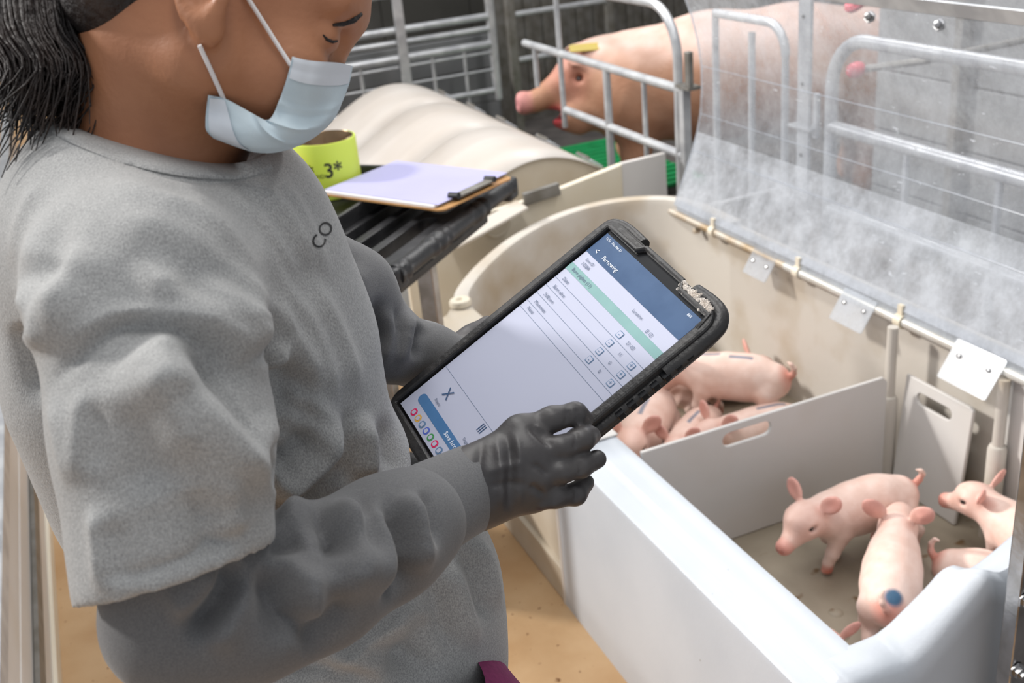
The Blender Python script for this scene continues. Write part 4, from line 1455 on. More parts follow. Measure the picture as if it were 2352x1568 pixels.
def sculpt(o, strokes, after=1):
    """Fold strokes: polylines seen in the photograph are laid on the cloth surface facing them; the cloth is raised or
    sunk along each one. A fold is (points, width in metres, height in metres, steep side -1/0/+1)."""
    bv = bvh_of(o)
    me = o.data
    V = verts(me).astype(float)
    N_ = norms(me).astype(float)
    rel = V - np.array(EYE)
    dep = rel @ fwd_
    X_ = 1176 + F * (rel @ rt_) / dep
    Y_ = 784 - F * (rel @ up_) / dep
    face = np.clip(-(N_ * rel).sum(1) / np.linalg.norm(rel, axis=1) * 2.2, 0, 1)
    disp = np.zeros(len(V))
    for st_ in strokes:
        pts, wdt, amp = st_[:3]
        steep = st_[3] if len(st_) > 3 else 0
        L_, dl = [], []
        for x, y in smooth_line([np.array(p, float) for p in pts], 5):
            d = hit_d(bv, x, y)
            L_.append((x, y))
            dl.append(d if d is not None else np.nan)
        L_, dl = np.array(L_), np.array(dl)
        if np.isnan(dl).all():
            continue
        dl = np.where(np.isnan(dl), np.nanmedian(dl), dl)
        wp = wdt * F / np.median(dl)
        m = (X_ > L_[:, 0].min() - 4 * wp) & (X_ < L_[:, 0].max() + 4 * wp) & (Y_ > L_[:, 1].min() - 4 * wp) & (Y_ < L_[:, 1].max() + 4 * wp) & (face > 0)
        idx = np.where(m)[0]
        if len(idx) == 0:
            continue
        P = np.stack([X_[idx], Y_[idx]], 1)
        best = np.full(len(idx), 1e9)
        tt, dd_, sg_ = np.zeros(len(idx)), np.zeros(len(idx)), np.ones(len(idx))
        cum = np.r_[0, np.cumsum(np.linalg.norm(np.diff(L_, axis=0), axis=1))]
        for k in range(len(L_) - 1):
            ba = L_[k + 1] - L_[k]
            ln = ba @ ba + 1e-9
            t = np.clip(((P - L_[k]) @ ba) / ln, 0, 1)
            q = P - L_[k] - t[:, None] * ba
            dist = np.linalg.norm(q, axis=1)
            u = dist < best
            best[u] = dist[u]
            tt[u] = (cum[k] + t[u] * math.sqrt(ln)) / cum[-1]
            dd_[u] = dl[k] + (dl[k + 1] - dl[k]) * t[u]
            sg_[u] = np.sign(ba[0] * q[u, 1] - ba[1] * q[u, 0])          # +1 below or left of a stroke that runs rightwards
        taper = np.clip(np.minimum(tt, 1 - tt) / 0.30, 0, 1)
        taper = taper * taper * (3 - 2 * taper)
        gate = np.clip((0.075 - np.abs(dep[idx] - dd_)) / 0.03, 0, 1)
        ww = wp * np.where(sg_ * steep > 0, 0.55, np.where(sg_ * steep < 0, 1.5, 1.0))
        disp[idx] += GAIN * amp * taper * gate * np.exp(-(best / ww) ** 1.7)
    V = V + N_ * (disp * face)[:, None]
    if after:
        V = relax(V.astype(np.float32), quad_mesh_data(me)[1], after)
    me.vertices.foreach_set('co', np.asarray(V, np.float32).ravel())
    me.update()


def ripple(o, amp, scale, seed, it=1):
    """Low, broad unevenness of worn cloth."""
    me = o.data
    V = verts(me).astype(float)
    N_ = norms(me).astype(float)
    r = np.random.default_rng(seed)
    d = np.zeros(len(V))
    for k in range(7):
        w_ = r.normal(size=3) * scale
        d += np.sin(V @ w_ + r.uniform(0, 6.28)) / 7
    V = V + N_ * (amp * d)[:, None]
    me.vertices.foreach_set('co', V.astype(np.float32).ravel())
    me.update()


# ---- T-shirt
f = Field((-0.20, 0.58, 0.80), (0.46, 1.34, 1.66), 0.0046)
torso = [(415, 640, 0.940, 0.139), (455, 830, 0.975, 0.156), (520, 1060, 1.03, 0.152), (640, 1250, 1.085, 0.155), (775, 1420, 1.12, 0.168), (812, 1560, 1.15, 0.158), (850, 1760, 1.21, 0.158)]
nr, fr_ = [], []
for x, y, d, r in torso:
    c = G(x, y, d)
    nr.append((c + np.array((0, 0.0, 0)), r))
    fr_.append((c + np.array((-0.02, 0.13, 0)), r * 0.86))
f.chain(nr, 0.04, flat=((0, 1, 0), 0.72))
f.chain(fr_, 0.04, flat=((0, 1, 0), 0.72))
f.limb(G(300, 545, 0.905), G(420, 600, 0.93), 0.092, 0.105, 0.06)                # upper back
f.limb(G(255, 470, 0.93), G(340, 520, 0.98), 0.060, 0.070, 0.05)
f.limb(G(370, 460, 0.93), G(515, 490, 1.0), 0.068, 0.072, 0.05)                    # collar base to left chest
f.limb(G(345, 480, 0.90), G(325, 640, 0.815), 0.062, 0.073, 0.06)                  # right shoulder
f.limb(G(525, 515, 1.02), G(590, 600, 1.10), 0.072, 0.075, 0.05)                   # left shoulder
f.limb(G(590, 600, 1.10), G(700, 655, 1.13), 0.074, 0.060, 0.03)                   # left sleeve
sl_a, sl_m, sl_b = G(330, 690, 0.795), G(378, 980, 0.775), G(410, 1420, 0.775)
f.limb(sl_a, sl_m, 0.078, 0.074, 0.035)
f.limb(sl_m, sl_b, 0.074, 0.070, 0.02)
ax_ = (sl_b - sl_m) / np.linalg.norm(sl_b - sl_m)
hem = G(412, 1316, 0.775)
hn_ = ax_ + 0.22 * rt_
hn_ /= np.linalg.norm(hn_)
blo, bhi = sl_b - 0.13, sl_b + 0.13
bhi[0] = min(bhi[0], 0.12)
# cut the sleeve end only (block around it, in front of the torso) and hollow it out
sl_, P_ = f.block(sl_b - 0.12, sl_b + 0.12)
dn = (P_ - hem.astype(np.float32)) @ hn_.astype(np.float32)
near = ((P_ - sl_b.astype(np.float32)) @ fwd_.astype(np.float32)) < 0.080
rad = np.linalg.norm(np.cross(P_ - sl_m.astype(np.float32), ax_.astype(np.float32)), axis=-1)
msk = near & (rad < 0.105)
f.d[sl_] = np.where(msk, np.maximum(f.d[sl_], dn), f.d[sl_])
f.limb(hem - ax_ * 0.035, hem + ax_ * 0.06, 0.061, 0.061, 0.004, 'cut')
# neck opening
ck = [G(178, 262, 0.915), G(370, 356, 0.838), G(590, 356, 0.955)]
cn = np.cross(ck[1] - ck[0], ck[2] - ck[0])
cn /= np.linalg.norm(cn)
cn = cn if cn[2] > 0 else -cn
cc = G(382, 310, 0.915)
sl_, P_ = f.block(cc - 0.2, cc + 0.2)
dn = (P_ - ck[1].astype(np.float32)) @ cn.astype(np.float32)
msk = np.linalg.norm(np.cross(P_ - cc.astype(np.float32), cn.astype(np.float32)), axis=-1) < 0.13
msk &= ((P_ - cc.astype(np.float32)) @ rt_.astype(np.float32)) < 0.078
f.d[sl_] = np.where(msk, np.maximum(f.d[sl_], dn), f.d[sl_])
f.limb(cc - cn * 0.03, cc + cn * 0.05, 0.064, 0.064, 0.006, 'cut')
# the cloth gives way where the bottom edge of the tablet rests against it
te = -rt_ * 0.4387 + up_ * 0.5341 + fwd_ * 0.7225
te /= np.linalg.norm(te)
tl = rt_ * 0.7733 + up_ * 0.6341
tl /= np.linalg.norm(tl)
tb0 = G(1615, 736, 1.03) - tl * 0.286
for vv in (-0.018, -0.004, 0.012, 0.028, 0.044):
    f.limb(tb0 + tl * vv - te * 0.016, tb0 + tl * vv + te * 0.195, 0.024, 0.024, 0.012, 'cut')
f.plane((0, 0, 0.86), (0, 0, -1))
TS = link('t_shirt', f.mesh('t_shirt', 3), 'shirt_heather', BODY)
TS['label'] = 'heather grey short-sleeved t-shirt'
ripple(TS, 0.0015, 22, 3)
W1, W2, W3 = 0.009, 0.014, 0.022
sculpt(TS, [
    # stretch folds fanning out from the collar
    ([(215, 410), (383, 470), (560, 580)], W2, 0.0045, -1), ([(240, 500), (421, 560), (570, 680)], W2, 0.005, -1), ([(300, 450), (470, 520), (620, 650)], W1, 0.003, -1),
    ([(560, 395), (640, 480), (720, 620)], W1, 0.0035, -1), ([(480, 410), (600, 520), (700, 680)], W1, 0.0035, -1), ([(620, 390), (690, 490), (760, 650)], W1, 0.0035, -1), ([(400, 420), (540, 520), (650, 660)], W1, 0.003, -1),
    # chest to armhole
    ([(300, 590), (420, 690), (531, 770), (592, 850)], W2, 0.010, -1), ([(430, 640), (556, 745), (612, 810), (600, 890)], W2, 0.011, -1), ([(510, 600), (617, 720), (690, 830), (710, 950)], W2, 0.009, -1),
    ([(600, 600), (690, 730), (750, 880), (760, 970)], W2, 0.007, -1), ([(700, 620), (775, 770), (830, 920)], W2, 0.006, -1), ([(660, 830), (690, 900), (680, 980)], W1, -0.006),
    ([(380, 640), (490, 735), (560, 815)], 0.006, -0.005), ([(620, 800), (650, 880), (640, 960)], W1, -0.007),
    # sleeve
    ([(285, 770), (370, 870), (481, 970), (560, 1060), (590, 1170)], W3, 0.015, -1), ([(333, 762), (395, 822), (450, 920)], W2, 0.008, -1), ([(410, 780), (494, 872), (556, 983), (588, 1094)], W1, -0.011),
    ([(470, 830), (530, 900), (580, 1000), (600, 1100)], W1, 0.007, -1), ([(191, 880), (185, 990), (182, 1110)], W1, 0.004, 1), ([(220, 900), (212, 1010), (210, 1100)], W1, -0.005),
    ([(111, 896), (142, 1032), (167, 1135)], W1, 0.003, 1), ([(216, 1150), (228, 1279), (232, 1372)], W1, 0.005, 1), ([(255, 1180), (262, 1280), (262, 1350)], W1, -0.004),
    ([(445, 1110), (472, 1200), (492, 1290)], W1, -0.006), ([(480, 1080), (520, 1150), (548, 1250)], W2, 0.006, -1), ([(300, 900), (330, 1020), (350, 1160)], W3, -0.006), ([(330, 860), (400, 960), (440, 1060)], W1, 0.004, -1),
    ([(60, 690), (58, 800), (95, 940)], W1, -0.009), ([(35, 640), (70, 730), (72, 850)], W1, 0.007, 1), ([(150, 620), (120, 720), (120, 830)], W2, 0.006, 1),
    # shoulder seam of the sleeve, sleeve hem seam, collar seam
    ([(95, 905), (173, 822), (265, 751), (333, 749), (407, 765), (494, 814), (584, 880)], 0.0042, -0.008), ([(105, 880), (180, 802), (268, 732), (335, 731), (412, 748), (500, 798), (590, 860)], 0.006, 0.005),
    ([(190, 1330), (330, 1315), (480, 1262), (620, 1185)], 0.0026, -0.004), ([(150, 304), (245, 345), (370, 392), (480, 412), (565, 404), (630, 380)], 0.0030, -0.0035),
    # waist and lower front
    ([(604, 1155), (679, 1108), (738, 1041), (765, 950)], W2, 0.014, 1), ([(640, 1180), (720, 1120), (790, 1040)], W1, -0.008), ([(590, 1090), (650, 1050), (710, 970)], W2, -0.011), ([(829, 940), (838, 1029), (842, 1120)], W2, 0.010, -1), ([(790, 930), (800, 1040), (790, 1130)], W1, -0.008),
    ([(590, 950), (640, 1010), (700, 1020)], W2, 0.005), ([(640, 890), (720, 930), (790, 1000)], W2, 0.008, -1), ([(880, 950), (892, 1030), (905, 1100)], W1, -0.005),
    ([(1090, 1220), (1128, 1305), (1152, 1410)], W1, 0.006, -1), ([(1060, 1240), (1098, 1330), (1120, 1440)], W1, -0.007), ([(1020, 1270), (1060, 1380), (1095, 1500)], W2, 0.008, -1), ([(985, 1300), (1010, 1400), (1045, 1520)], W1, -0.007),
    ([(960, 1360), (880, 1450), (740, 1530)], W2, 0.009, 1), ([(985, 1400), (960, 1480), (890, 1568)], W2, -0.008), ([(790, 1490), (900, 1500), (1020, 1568)], W2, -0.008), ([(600, 1560), (740, 1535), (880, 1568)], W1, -0.009), ([(700, 1568), (800, 1520), (920, 1530)], W2, 0.006),
    ([(110, 400), (60, 520), (48, 640)], W2, 0.006, 1), ([(145, 420), (112, 540), (112, 680)], W2, -0.006), ([(190, 540), (155, 680), (165, 800)], W2, 0.006, 1),
], after=1)
md = TS.modifiers.new('s', 'SUBSURF')
md.levels = md.render_levels = 1
BV_TS = bvh_of(TS)

bvb = bvh_of(BODY)
# collar band: a double layer of cloth around the neckline
neck = smooth_line([np.array(p, float) for p in ((140, 272), (179, 296), (296, 341), (404, 366), (511, 377), (568, 371), (610, 352))], 8)
rows = []
for k, p in enumerate(neck):
    t = neck[min(k + 1, len(neck) - 1)] - neck[max(k - 1, 0)]
    nv = np.array((-t[1], t[0])) / np.linalg.norm(t)
    if nv[1] < 0:
        nv = -nv
    row, dprev = [], None
    for off, lift in ((38, -0.001), (35, 0.0022), (26, 0.0030), (12, 0.0032), (4, 0.0030), (0, 0.0022), (-2, -0.002)):
        q = p + nv * off
        d = hit_d(BV_TS, *q)
        if d is None or (dprev is not None and abs(d - dprev) > 0.02):
            d = dprev if dprev is not None else 0.87
        dprev = d
        row.append(at_d(q[0], q[1], d - lift))
    rows.append(row)
MB().grid(rows).build('collar', 'shirt_heather', TS, smooth=True, auto=80)
# hem band on the sleeve comes from the seam stroke; small chest print
def project_text(body, size, px, py, ang, name, mat, bv, par, lift=0.0012):
    me = text_mesh(body, size)
    d = hit_d(bv, px, py) or 0.9
    ca, sa = math.cos(ang), math.sin(ang)
    for v in me.vertices:
        x, y = v.co.x * F / d, -v.co.y * F / d
        X_, Y_ = px + x * ca - y * sa, py + x * sa + y * ca
        dd = hit_d(bv, X_, Y_) or d
        v.co = at_d(X_, Y_, dd - lift)
    return link(name, me, mat, par)


project_text('CO', 0.016, 742, 540, math.radians(-62), 'chest_print', 'ink_black', BV_TS, TS)

# ---- long-sleeved undershirt: both arms
f = Field((-0.16, 0.60, 1.02), (0.46, 1.30, 1.62), 0.0045)
f.chain([(G(700, 610, 1.12), 0.050), (G(808, 665, 1.150), 0.043), (G(888, 790, 1.19), 0.039), (G(980, 820, 1.235), 0.036), (G(1060, 842, 1.255), 0.032)], 0.02)
UL = link('undershirt_sleeve', f.mesh('undershirt_sleeve', 2), 'sleeve_knit', BODY)
sculpt(UL, [
    ([(850, 680), (868, 740), (862, 810)], 0.008, -0.010), ([(880, 700), (895, 760), (895, 850)], 0.009, 0.008), ([(925, 705), (930, 770), (912, 850)], 0.009, 0.008), ([(905, 700), (912, 770), (900, 850)], 0.006, -0.008), ([(965, 740), (960, 790), (950, 830)], 0.007, -0.007), ([(800, 600), (830, 680), (840, 760)], 0.012, 0.006),
], after=1)
md = UL.modifiers.new('s', 'SUBSURF')
md.levels = md.render_levels = 1
f = Field((-0.16, 0.60, 1.02), (0.46, 1.30, 1.62), 0.0045)
f.chain([(G(380, 1000, 0.785), 0.050), (G(408, 1200, 0.782), 0.052), (G(412, 1418, 0.800), 0.051), (G(560, 1398, 0.815), 0.052), (G(720, 1328, 0.850), 0.053), (G(880, 1240, 0.902), 0.048), (G(950, 1194, 0.928), 0.0465)], 0.025)
US = link('undershirt_sleeve', f.mesh('undershirt_sleeve', 2), 'sleeve_knit', BODY)
US['label'] = 'dark grey long undershirt sleeve on the right arm'
ripple(US, 0.0012, 40, 8)
GAIN = 2.3
sculpt(US, [
    ([(872, 1130), (904, 1202), (919, 1257), (911, 1336), (876, 1400)], 0.010, -0.013), ([(846, 1130), (868, 1200), (876, 1280), (860, 1390)], 0.012, 0.009), ([(925, 1120), (948, 1200), (955, 1270), (940, 1330)], 0.011, 0.010),
    ([(690, 1150), (750, 1200), (773, 1250), (770, 1300)], 0.010, -0.013), ([(624, 1210), (699, 1171), (769, 1190), (800, 1240)], 0.011, 0.008), ([(789, 1140), (805, 1226), (813, 1285), (797, 1390)], 0.012, 0.010), ([(830, 1130), (838, 1220), (840, 1300)], 0.009, -0.006),
    ([(600, 1290), (639, 1384), (706, 1458)], 0.014, -0.010), ([(640, 1250), (680, 1340), (700, 1440)], 0.012, 0.006), ([(720, 1290), (712, 1380), (708, 1450)], 0.012, 0.007),
    ([(556, 1285), (494, 1396), (420, 1470)], 0.012, -0.014), ([(590, 1290), (530, 1400), (460, 1500)], 0.013, 0.009), ([(520, 1290), (440, 1380), (380, 1420)], 0.013, 0.007),
    ([(620, 1230), (660, 1250), (700, 1230)], 0.010, -0.006), ([(800, 1360), (760, 1430), (680, 1490)], 0.012, -0.007), ([(960, 1120), (985, 1190), (990, 1260)], 0.006, -0.005),
], after=1)
md = US.modifiers.new('s', 'SUBSURF')
md.levels = md.render_levels = 1
# cuff of the right sleeve, a band of its own with a clean open end
ca_, cb_ = G(950, 1192, 0.928), G(1088, 1118, 0.978)
cx = (cb_ - ca_) / np.linalg.norm(cb_ - ca_)
c1 = np.cross(cx, fwd_)
c1 /= np.linalg.norm(c1)
c2 = np.cross(cx, c1)
rows = []
for t, r in ((-0.02, 0.036), (0.0, 0.039), (0.04, 0.0405), (0.12, 0.0400), (0.35, 0.0388), (0.7, 0.0372), (0.93, 0.0368), (0.985, 0.0360), (1.0, 0.0345), (0.985, 0.0328), (0.8, 0.032)):
    tilt = (t - 0.5) * 0.012
    row = []
    for j in range(48):
        a = 2 * math.pi * j / 48
        rr = r * (1 + 0.02 * math.sin(3 * a + 4 * t) + (0.035 * math.sin(17 * a) if t < 0.1 else 0))
        row.append(ca_ + (cb_ - ca_) * t + c1 * rr * 1.06 * math.cos(a) + c2 * rr * 0.95 * math.sin(a) + cx * (0.010 * math.cos(a) * t))
    rows.append(row)
MB().grid(rows, closed=True).build('cuff', 'sleeve_knit', US, smooth=True, auto=80, sub=1)

MB().tube(smooth_line([G(470, 352, 0.872), G(515, 352, 0.892), G(560, 345, 0.925), G(570, 330, 0.965)], 6), 0.007, 8).build('undershirt_neckband', 'ink_black', TS, smooth=True)

# ---- gloves
f = Field(G(1230, 1080, 0.985) - 0.17, G(1230, 1080, 0.985) + 0.17, 0.0022)
wr, kn = G(1085, 1122, 0.975), None
K = [G(1196, 996, 0.985), G(1216, 1042, 0.975), G(1226, 1090, 0.973), G(1222, 1132, 0.980)]
f.limb(G(1040, 1145, 0.962), wr, 0.027, 0.029, 0.02)
f.limb(wr + up_ * 0.006, G(1180, 1065, 0.985), 0.027, 0.022, 0.02)
f.limb(wr + up_ * 0.008, K[0], 0.022, 0.0155, 0.018)
f.limb(wr, K[1], 0.026, 0.0175, 0.018)
f.limb(wr - up_ * 0.006, K[2], 0.026, 0.017, 0.018)
f.limb(wr - up_ * 0.010, K[3], 0.022, 0.015, 0.018)
for a_, b_ in zip(K[:-1], K[1:]):
    f.limb(a_, b_, 0.0150, 0.0150, 0.012)
f.chain([(K[0], 0.0145), (G(1268, 962, 0.985), 0.0112), (G(1322, 950, 0.990), 0.0102), (G(1343, 962, 1.003), 0.0086)], 0.006)
f.chain([(K[1], 0.0150), (G(1290, 1028, 0.972), 0.0108), (G(1340, 1008, 0.980), 0.0104), (G(1358, 1000, 0.992), 0.0090)], 0.005)
f.chain([(K[2], 0.0145), (G(1288, 1084, 0.968), 0.0102), (G(1333, 1072, 0.978), 0.0100), (G(1372, 1054, 0.992), 0.0088)], 0.005)
f.chain([(K[3], 0.0140), (G(1275, 1140, 0.973), 0.0102), (G(1322, 1135, 0.985), 0.0098), (G(1345, 1108, 1.000), 0.0084)], 0.005)
f.chain([(G(1120, 1090, 1.0), 0.020), (G(1180, 1050, 1.012), 0.0135), (G(1240, 1040, 1.018), 0.0105)], 0.012)        # thumb, under the palm
GLV = link('glove', f.mesh('glove', 2), 'glove_nitrile', BODY)
GLV['label'] = 'black disposable glove on the right hand'
GAIN = 1.75
sculpt(GLV, [
    ([(1112, 1000), (1100, 1080), (1110, 1180)], 0.004, -0.0016), ([(1140, 990), (1150, 1080), (1150, 1190)], 0.004, 0.0016), ([(1180, 980), (1195, 1060), (1190, 1180)], 0.004, 0.0014), ([(1165, 985), (1172, 1080), (1170, 1185)], 0.0035, -0.0016),
    ([(1210, 975), (1240, 1000), (1270, 1030)], 0.003, -0.0020), ([(1225, 975), (1252, 990), (1262, 1005)], 0.0025, 0.0012), ([(1215, 1065), (1240, 1075), (1262, 1095)], 0.003, -0.0018), ([(1215, 1110), (1240, 1130), (1255, 1135)], 0.003, -0.0018),
    ([(1110, 1120), (1170, 1110), (1220, 1115)], 0.004, -0.0014), ([(1110, 1090), (1170, 1070), (1210, 1065)], 0.004, 0.0014), ([(1230, 1170), (1260, 1160), (1290, 1160)], 0.003, 0.0014),
    ([(1300, 935), (1304, 955), (1300, 980)], 0.0022, -0.0012), ([(1322, 932), (1327, 955), (1322, 975)], 0.002, -0.0010), ([(1330, 1055), (1336, 1075), (1332, 1095)], 0.0022, -0.0012), ([(1318, 1115), (1325, 1135), (1318, 1158)], 0.0022, -0.0012), ([(1318, 990), (1324, 1010), (1318, 1035)], 0.0022, -0.0010),
], after=0)
# left hand under the tablet: palm up against the back of the case, fingers curling to its far edge
f = Field(G(1100, 800, 1.27) - 0.16, G(1100, 800, 1.27) + 0.16, 0.003)
wl_ = G(1055, 830, 1.265)
f.limb(G(1020, 820, 1.25), wl_, 0.024, 0.026, 0.02)
LK = [G(1155, 800, 1.285), G(1150, 825, 1.28), G(1142, 850, 1.275), G(1128, 872, 1.27)]
for k_, (p, e1_, e2_) in enumerate(zip(LK, [(1215, 790), (1214, 818), (1206, 848), (1186, 874)], [(1262, 792), (1262, 822), (1250, 852), (1222, 880)])):
    f.limb(wl_, p, 0.024, 0.015, 0.016)
    f.chain([(p, 0.0125), (G(*e1_, 1.275 - 0.006 * k_), 0.0105), (G(*e2_, 1.262 - 0.004 * k_), 0.0088)], 0.006)
f.chain([(wl_, 0.020), (G(1085, 775, 1.275), 0.0135), (G(1120, 745, 1.285), 0.0110)], 0.012)
g2 = link('glove', f.mesh('glove', 2), 'glove_nitrile', BODY)
g2['label'] = 'black disposable glove on the left hand under the tablet'

# ---- trousers and boots
hip = G(830, 1640, 1.11)
f = Field((-0.12, 0.66, 0.05), (0.48, 1.24, 1.02), 0.010)
for q, dx in ((-0.095, 0.0), (0.10, 0.03)):
    h_ = np.array((hip[0] + 0.075, hip[1] + q, 0.90))
    f.chain([(h_, 0.105), (np.array((hip[0] + 0.115 + dx, hip[1] + q, 0.52)), 0.078), (np.array((hip[0] + 0.04 + dx, hip[1] + q, 0.09)), 0.060)], 0.04)
f.ell((hip[0] + 0.03, hip[1], 0.93), (0.13, 0.17, 0.12), None, 0.05)
TR_ = link('trousers', f.mesh('trousers', 2), 'trouser_maroon', BODY)
TR_['label'] = 'maroon work trousers'
for q, dx in ((-0.095, 0.0), (0.10, 0.03)):
    b0 = np.array((hip[0] + 0.04 + dx, hip[1] + q, 0.0))
    f = Field(b0 - (0.14, 0.10, 0.02), b0 + (0.28, 0.10, 0.22), 0.007)
    f.limb(b0 + (0, 0, 0.16), b0 + (0.0, 0, 0.05), 0.062, 0.052, 0.02)
    f.chain([(b0 + (-0.03, 0, 0.045), 0.045), (b0 + (0.09, 0, 0.045), 0.045), (b0 + (0.17, 0, 0.040), 0.040)], 0.02)
    f.plane((0, 0, 0.002), (0, 0, -1))
    link('boot', f.mesh('boot', 2), 'boot_rubber', BODY)

# ---- hair: cap and ponytail of strands
def on_head(px, py, lift, dflt=0.82):
    d = hit_d(bvb, px, py)
    return G(px, py, (d if d is not None and d < 1.0 else dflt) - lift)


f = Field(HC - 0.19, HC + 0.19, 0.005)
ax = (hf, hn, hu)
f.ell(H(-0.014, 0, 0.034), (0.106, 0.084, 0.098), ax, 0.0)
f.plane(H(0.052, 0, 0.05), hf * 0.9 - hu * 0.25)
f.plane(H(-0.02, 0, -0.030), hf * 0.55 - hu * 0.85)
f.limb(H(-0.014, 0.080, -0.022), H(-0.006, 0.085, 0.010), 0.030, 0.024, 0.006, 'cut')
f.limb(H(-0.014, -0.080, -0.022), H(-0.006, -0.085, 0.010), 0.030, 0.024, 0.006, 'cut')
f.ell(H(-0.074, 0, -0.012), (0.046, 0.066, 0.052), ax, 0.01)
CAP = link('hair', f.mesh('hair', 2), 'hair_dark', BODY)
CAP['label'] = 'dark hair combed back into a ponytail'
st = MB()
r = np.random.default_rng(11)
root = H(-0.108, 0.01, 0.022)
guides = [root, G(190, -115, 0.885), G(95, -60, 0.87), G(95, 90, 0.855), G(140, 190, 0.85), G(70, 320, 0.85)]
wid = [0.014, 0.028, 0.036, 0.043, 0.042, 0.032]
for i in range(1100):
    u1, u2 = r.normal(size=2)
    a_, rr = r.uniform(0, 6.28), math.sqrt(r.uniform(0, 1))
    ox, oy = rr * math.cos(a_), rr * math.sin(a_)
    ln = r.uniform(0.80, 1.0)
    pts = []
    for g_, w_ in zip(guides, wid):
        pts.append(g_ + rt_ * (ox * w_ + r.normal() * 0.0016) + fwd_ * (oy * w_ + r.normal() * 0.0016) + up_ * r.normal() * 0.002)
    pts[-1] = pts[-1] + rt_ * r.normal() * 0.016 + up_ * r.normal() * 0.022
    pts = [Vector(p) for p in smooth_line(pts, 4)]
    pts = pts[:max(6, int(len(pts) * ln))]
    n_ = len(pts)
    st.tube(pts, 0.002, 5, radii=[0.0021 * (1 - 0.8 * (k / (n_ - 1)) ** 3) for k in range(n_)])
PT_ = st.build('ponytail', 'hair_dark', CAP, smooth=True, auto=80)
tag(PT_, 'loose dark ponytail strands', kind='stuff')

# ---- face mask
mg = [  # rows from nose to below the jaw; columns from the near edge to the far contour
    [(672, 130, 0), (705, 138, 0), (745, 142, 0), (785, 145, 0), (810, 152, 0)],
    [(660, 178, 0), (695, 190, 0), (735, 196, 0), (780, 196, 0), (803, 190, 0)],
    [(642, 232, 0), (680, 245, 0), (720, 250, 0), (765, 245, 0), (789, 228, 0)],
    [(618, 274, 0), (655, 285, 0), (695, 292, 0), (740, 285, 0), (768, 272, 0)],
    [(590, 266, 0), (612, 296, 0), (645, 318, 0), (685, 326, 0), (722, 316, 0)],
    [(555, 246, 0), (572, 284, 0), (592, 316, 0), (622, 340, 0), (655, 346, 0)],
    [(515, 226, 0), (525, 262, 0), (535, 300, 0), (552, 332, 0), (585, 350, 0)],
    [(478, 222, 0), (474, 250, 0), (472, 276, 0), (474, 300, 0), (490, 318, 0)],
]
gd = []
base_d = [[0.845, 0.85, 0.865, 0.885, 0.91], [0.84, 0.84, 0.855, 0.88, 0.91], [0.83, 0.832, 0.845, 0.87, 0.90], [0.825, 0.825, 0.835, 0.855, 0.885],
          [0.82, 0.82, 0.827, 0.845, 0.87], [0.815, 0.815, 0.82, 0.832, 0.85], [0.812, 0.81, 0.812, 0.82, 0.835], [0.815, 0.812, 0.812, 0.815, 0.825]]
for row, db in zip(mg, base_d):
    o_ = []
    for (x, y, _), d0 in zip(row, db):
        d = hit_d(bvb, x, y)
        if d is not None and d < 1.0:
            d0 = min(d0, d - 0.006)
        o_.append(np.array((x, y, d0)))
    gd.append(o_)
dense = []
cols_ = [smooth_line([gd[i][j] for i in range(len(gd))], 6) for j in range(5)]
for i in range(len(cols_[0])):
    rr_ = smooth_line([cols_[j][i] for j in range(5)], 6)
    t = i / (len(cols_[0]) - 1)
    pleat = 0.0
    for pc in (0.30, 0.45, 0.60):
        pleat += 0.0035 * max(0.0, 1 - abs(t - pc) / 0.03)
    edge = 0.0015 if (t < 0.06 or t > 0.95) else 0.0
    dense.append([at_d(p[0], p[1], p[2] - pleat - edge) for p in rr_])
MK = MB().grid(dense).build('face_mask', 'mask_blue', BODY, smooth=True, auto=80)
pm('mask_band', (226, 232, 240), rough=0.75)
for k0, k1 in ((0, 7),):
    bnd = MB().grid([[p + (EYE - p).normalized() * 0.0022 for p in row[1:-1]] for row in dense[k0:k1]]).build('nose_band', 'mask_band', MK, smooth=True)
bnd = MB().grid([[p + (EYE - p).normalized() * 0.0022 for p in row[1:-2]] for row in dense[-7:-1]]).build('edge_band', 'mask_band', MK, smooth=True)
MK['label'] = 'pale blue pleated face mask'
md = MK.modifiers.new('th', 'SOLIDIFY')
md.thickness = 0.0016
md.offset = 1


def skin_line(pts, lift):
    return [Vector(on_head(x, y, lift)) for x, y in pts]


MB().tube(skin_line([(556, -30), (572, 0), (604, 50), (638, 104), (668, 150)], 0.004), 0.0017, 8).build('ear_loop', 'mask_loop', MK, smooth=True)
MB().tube(skin_line([(458, 104), (470, 130), (488, 170), (506, 210), (516, 234)], 0.004), 0.0017, 8).build('ear_loop', 'mask_loop', MK, smooth=True)
# brow and lashes
MB().tube(skin_line([(764, 58), (788, 54), (812, 45), (830, 32)], 0.0), 0.004, 8, radii=[0.0010, 0.0024, 0.0030, 0.0016]).build('eyebrow', 'hair_dark', BODY, smooth=True)
MB().tube(skin_line([(742, 80), (751, 91), (764, 96), (775, 94)], 0.0), 0.0015, 6, radii=[0.0006, 0.0013, 0.0014, 0.0008]).build('eyelashes', 'hair_dark', BODY, smooth=True)

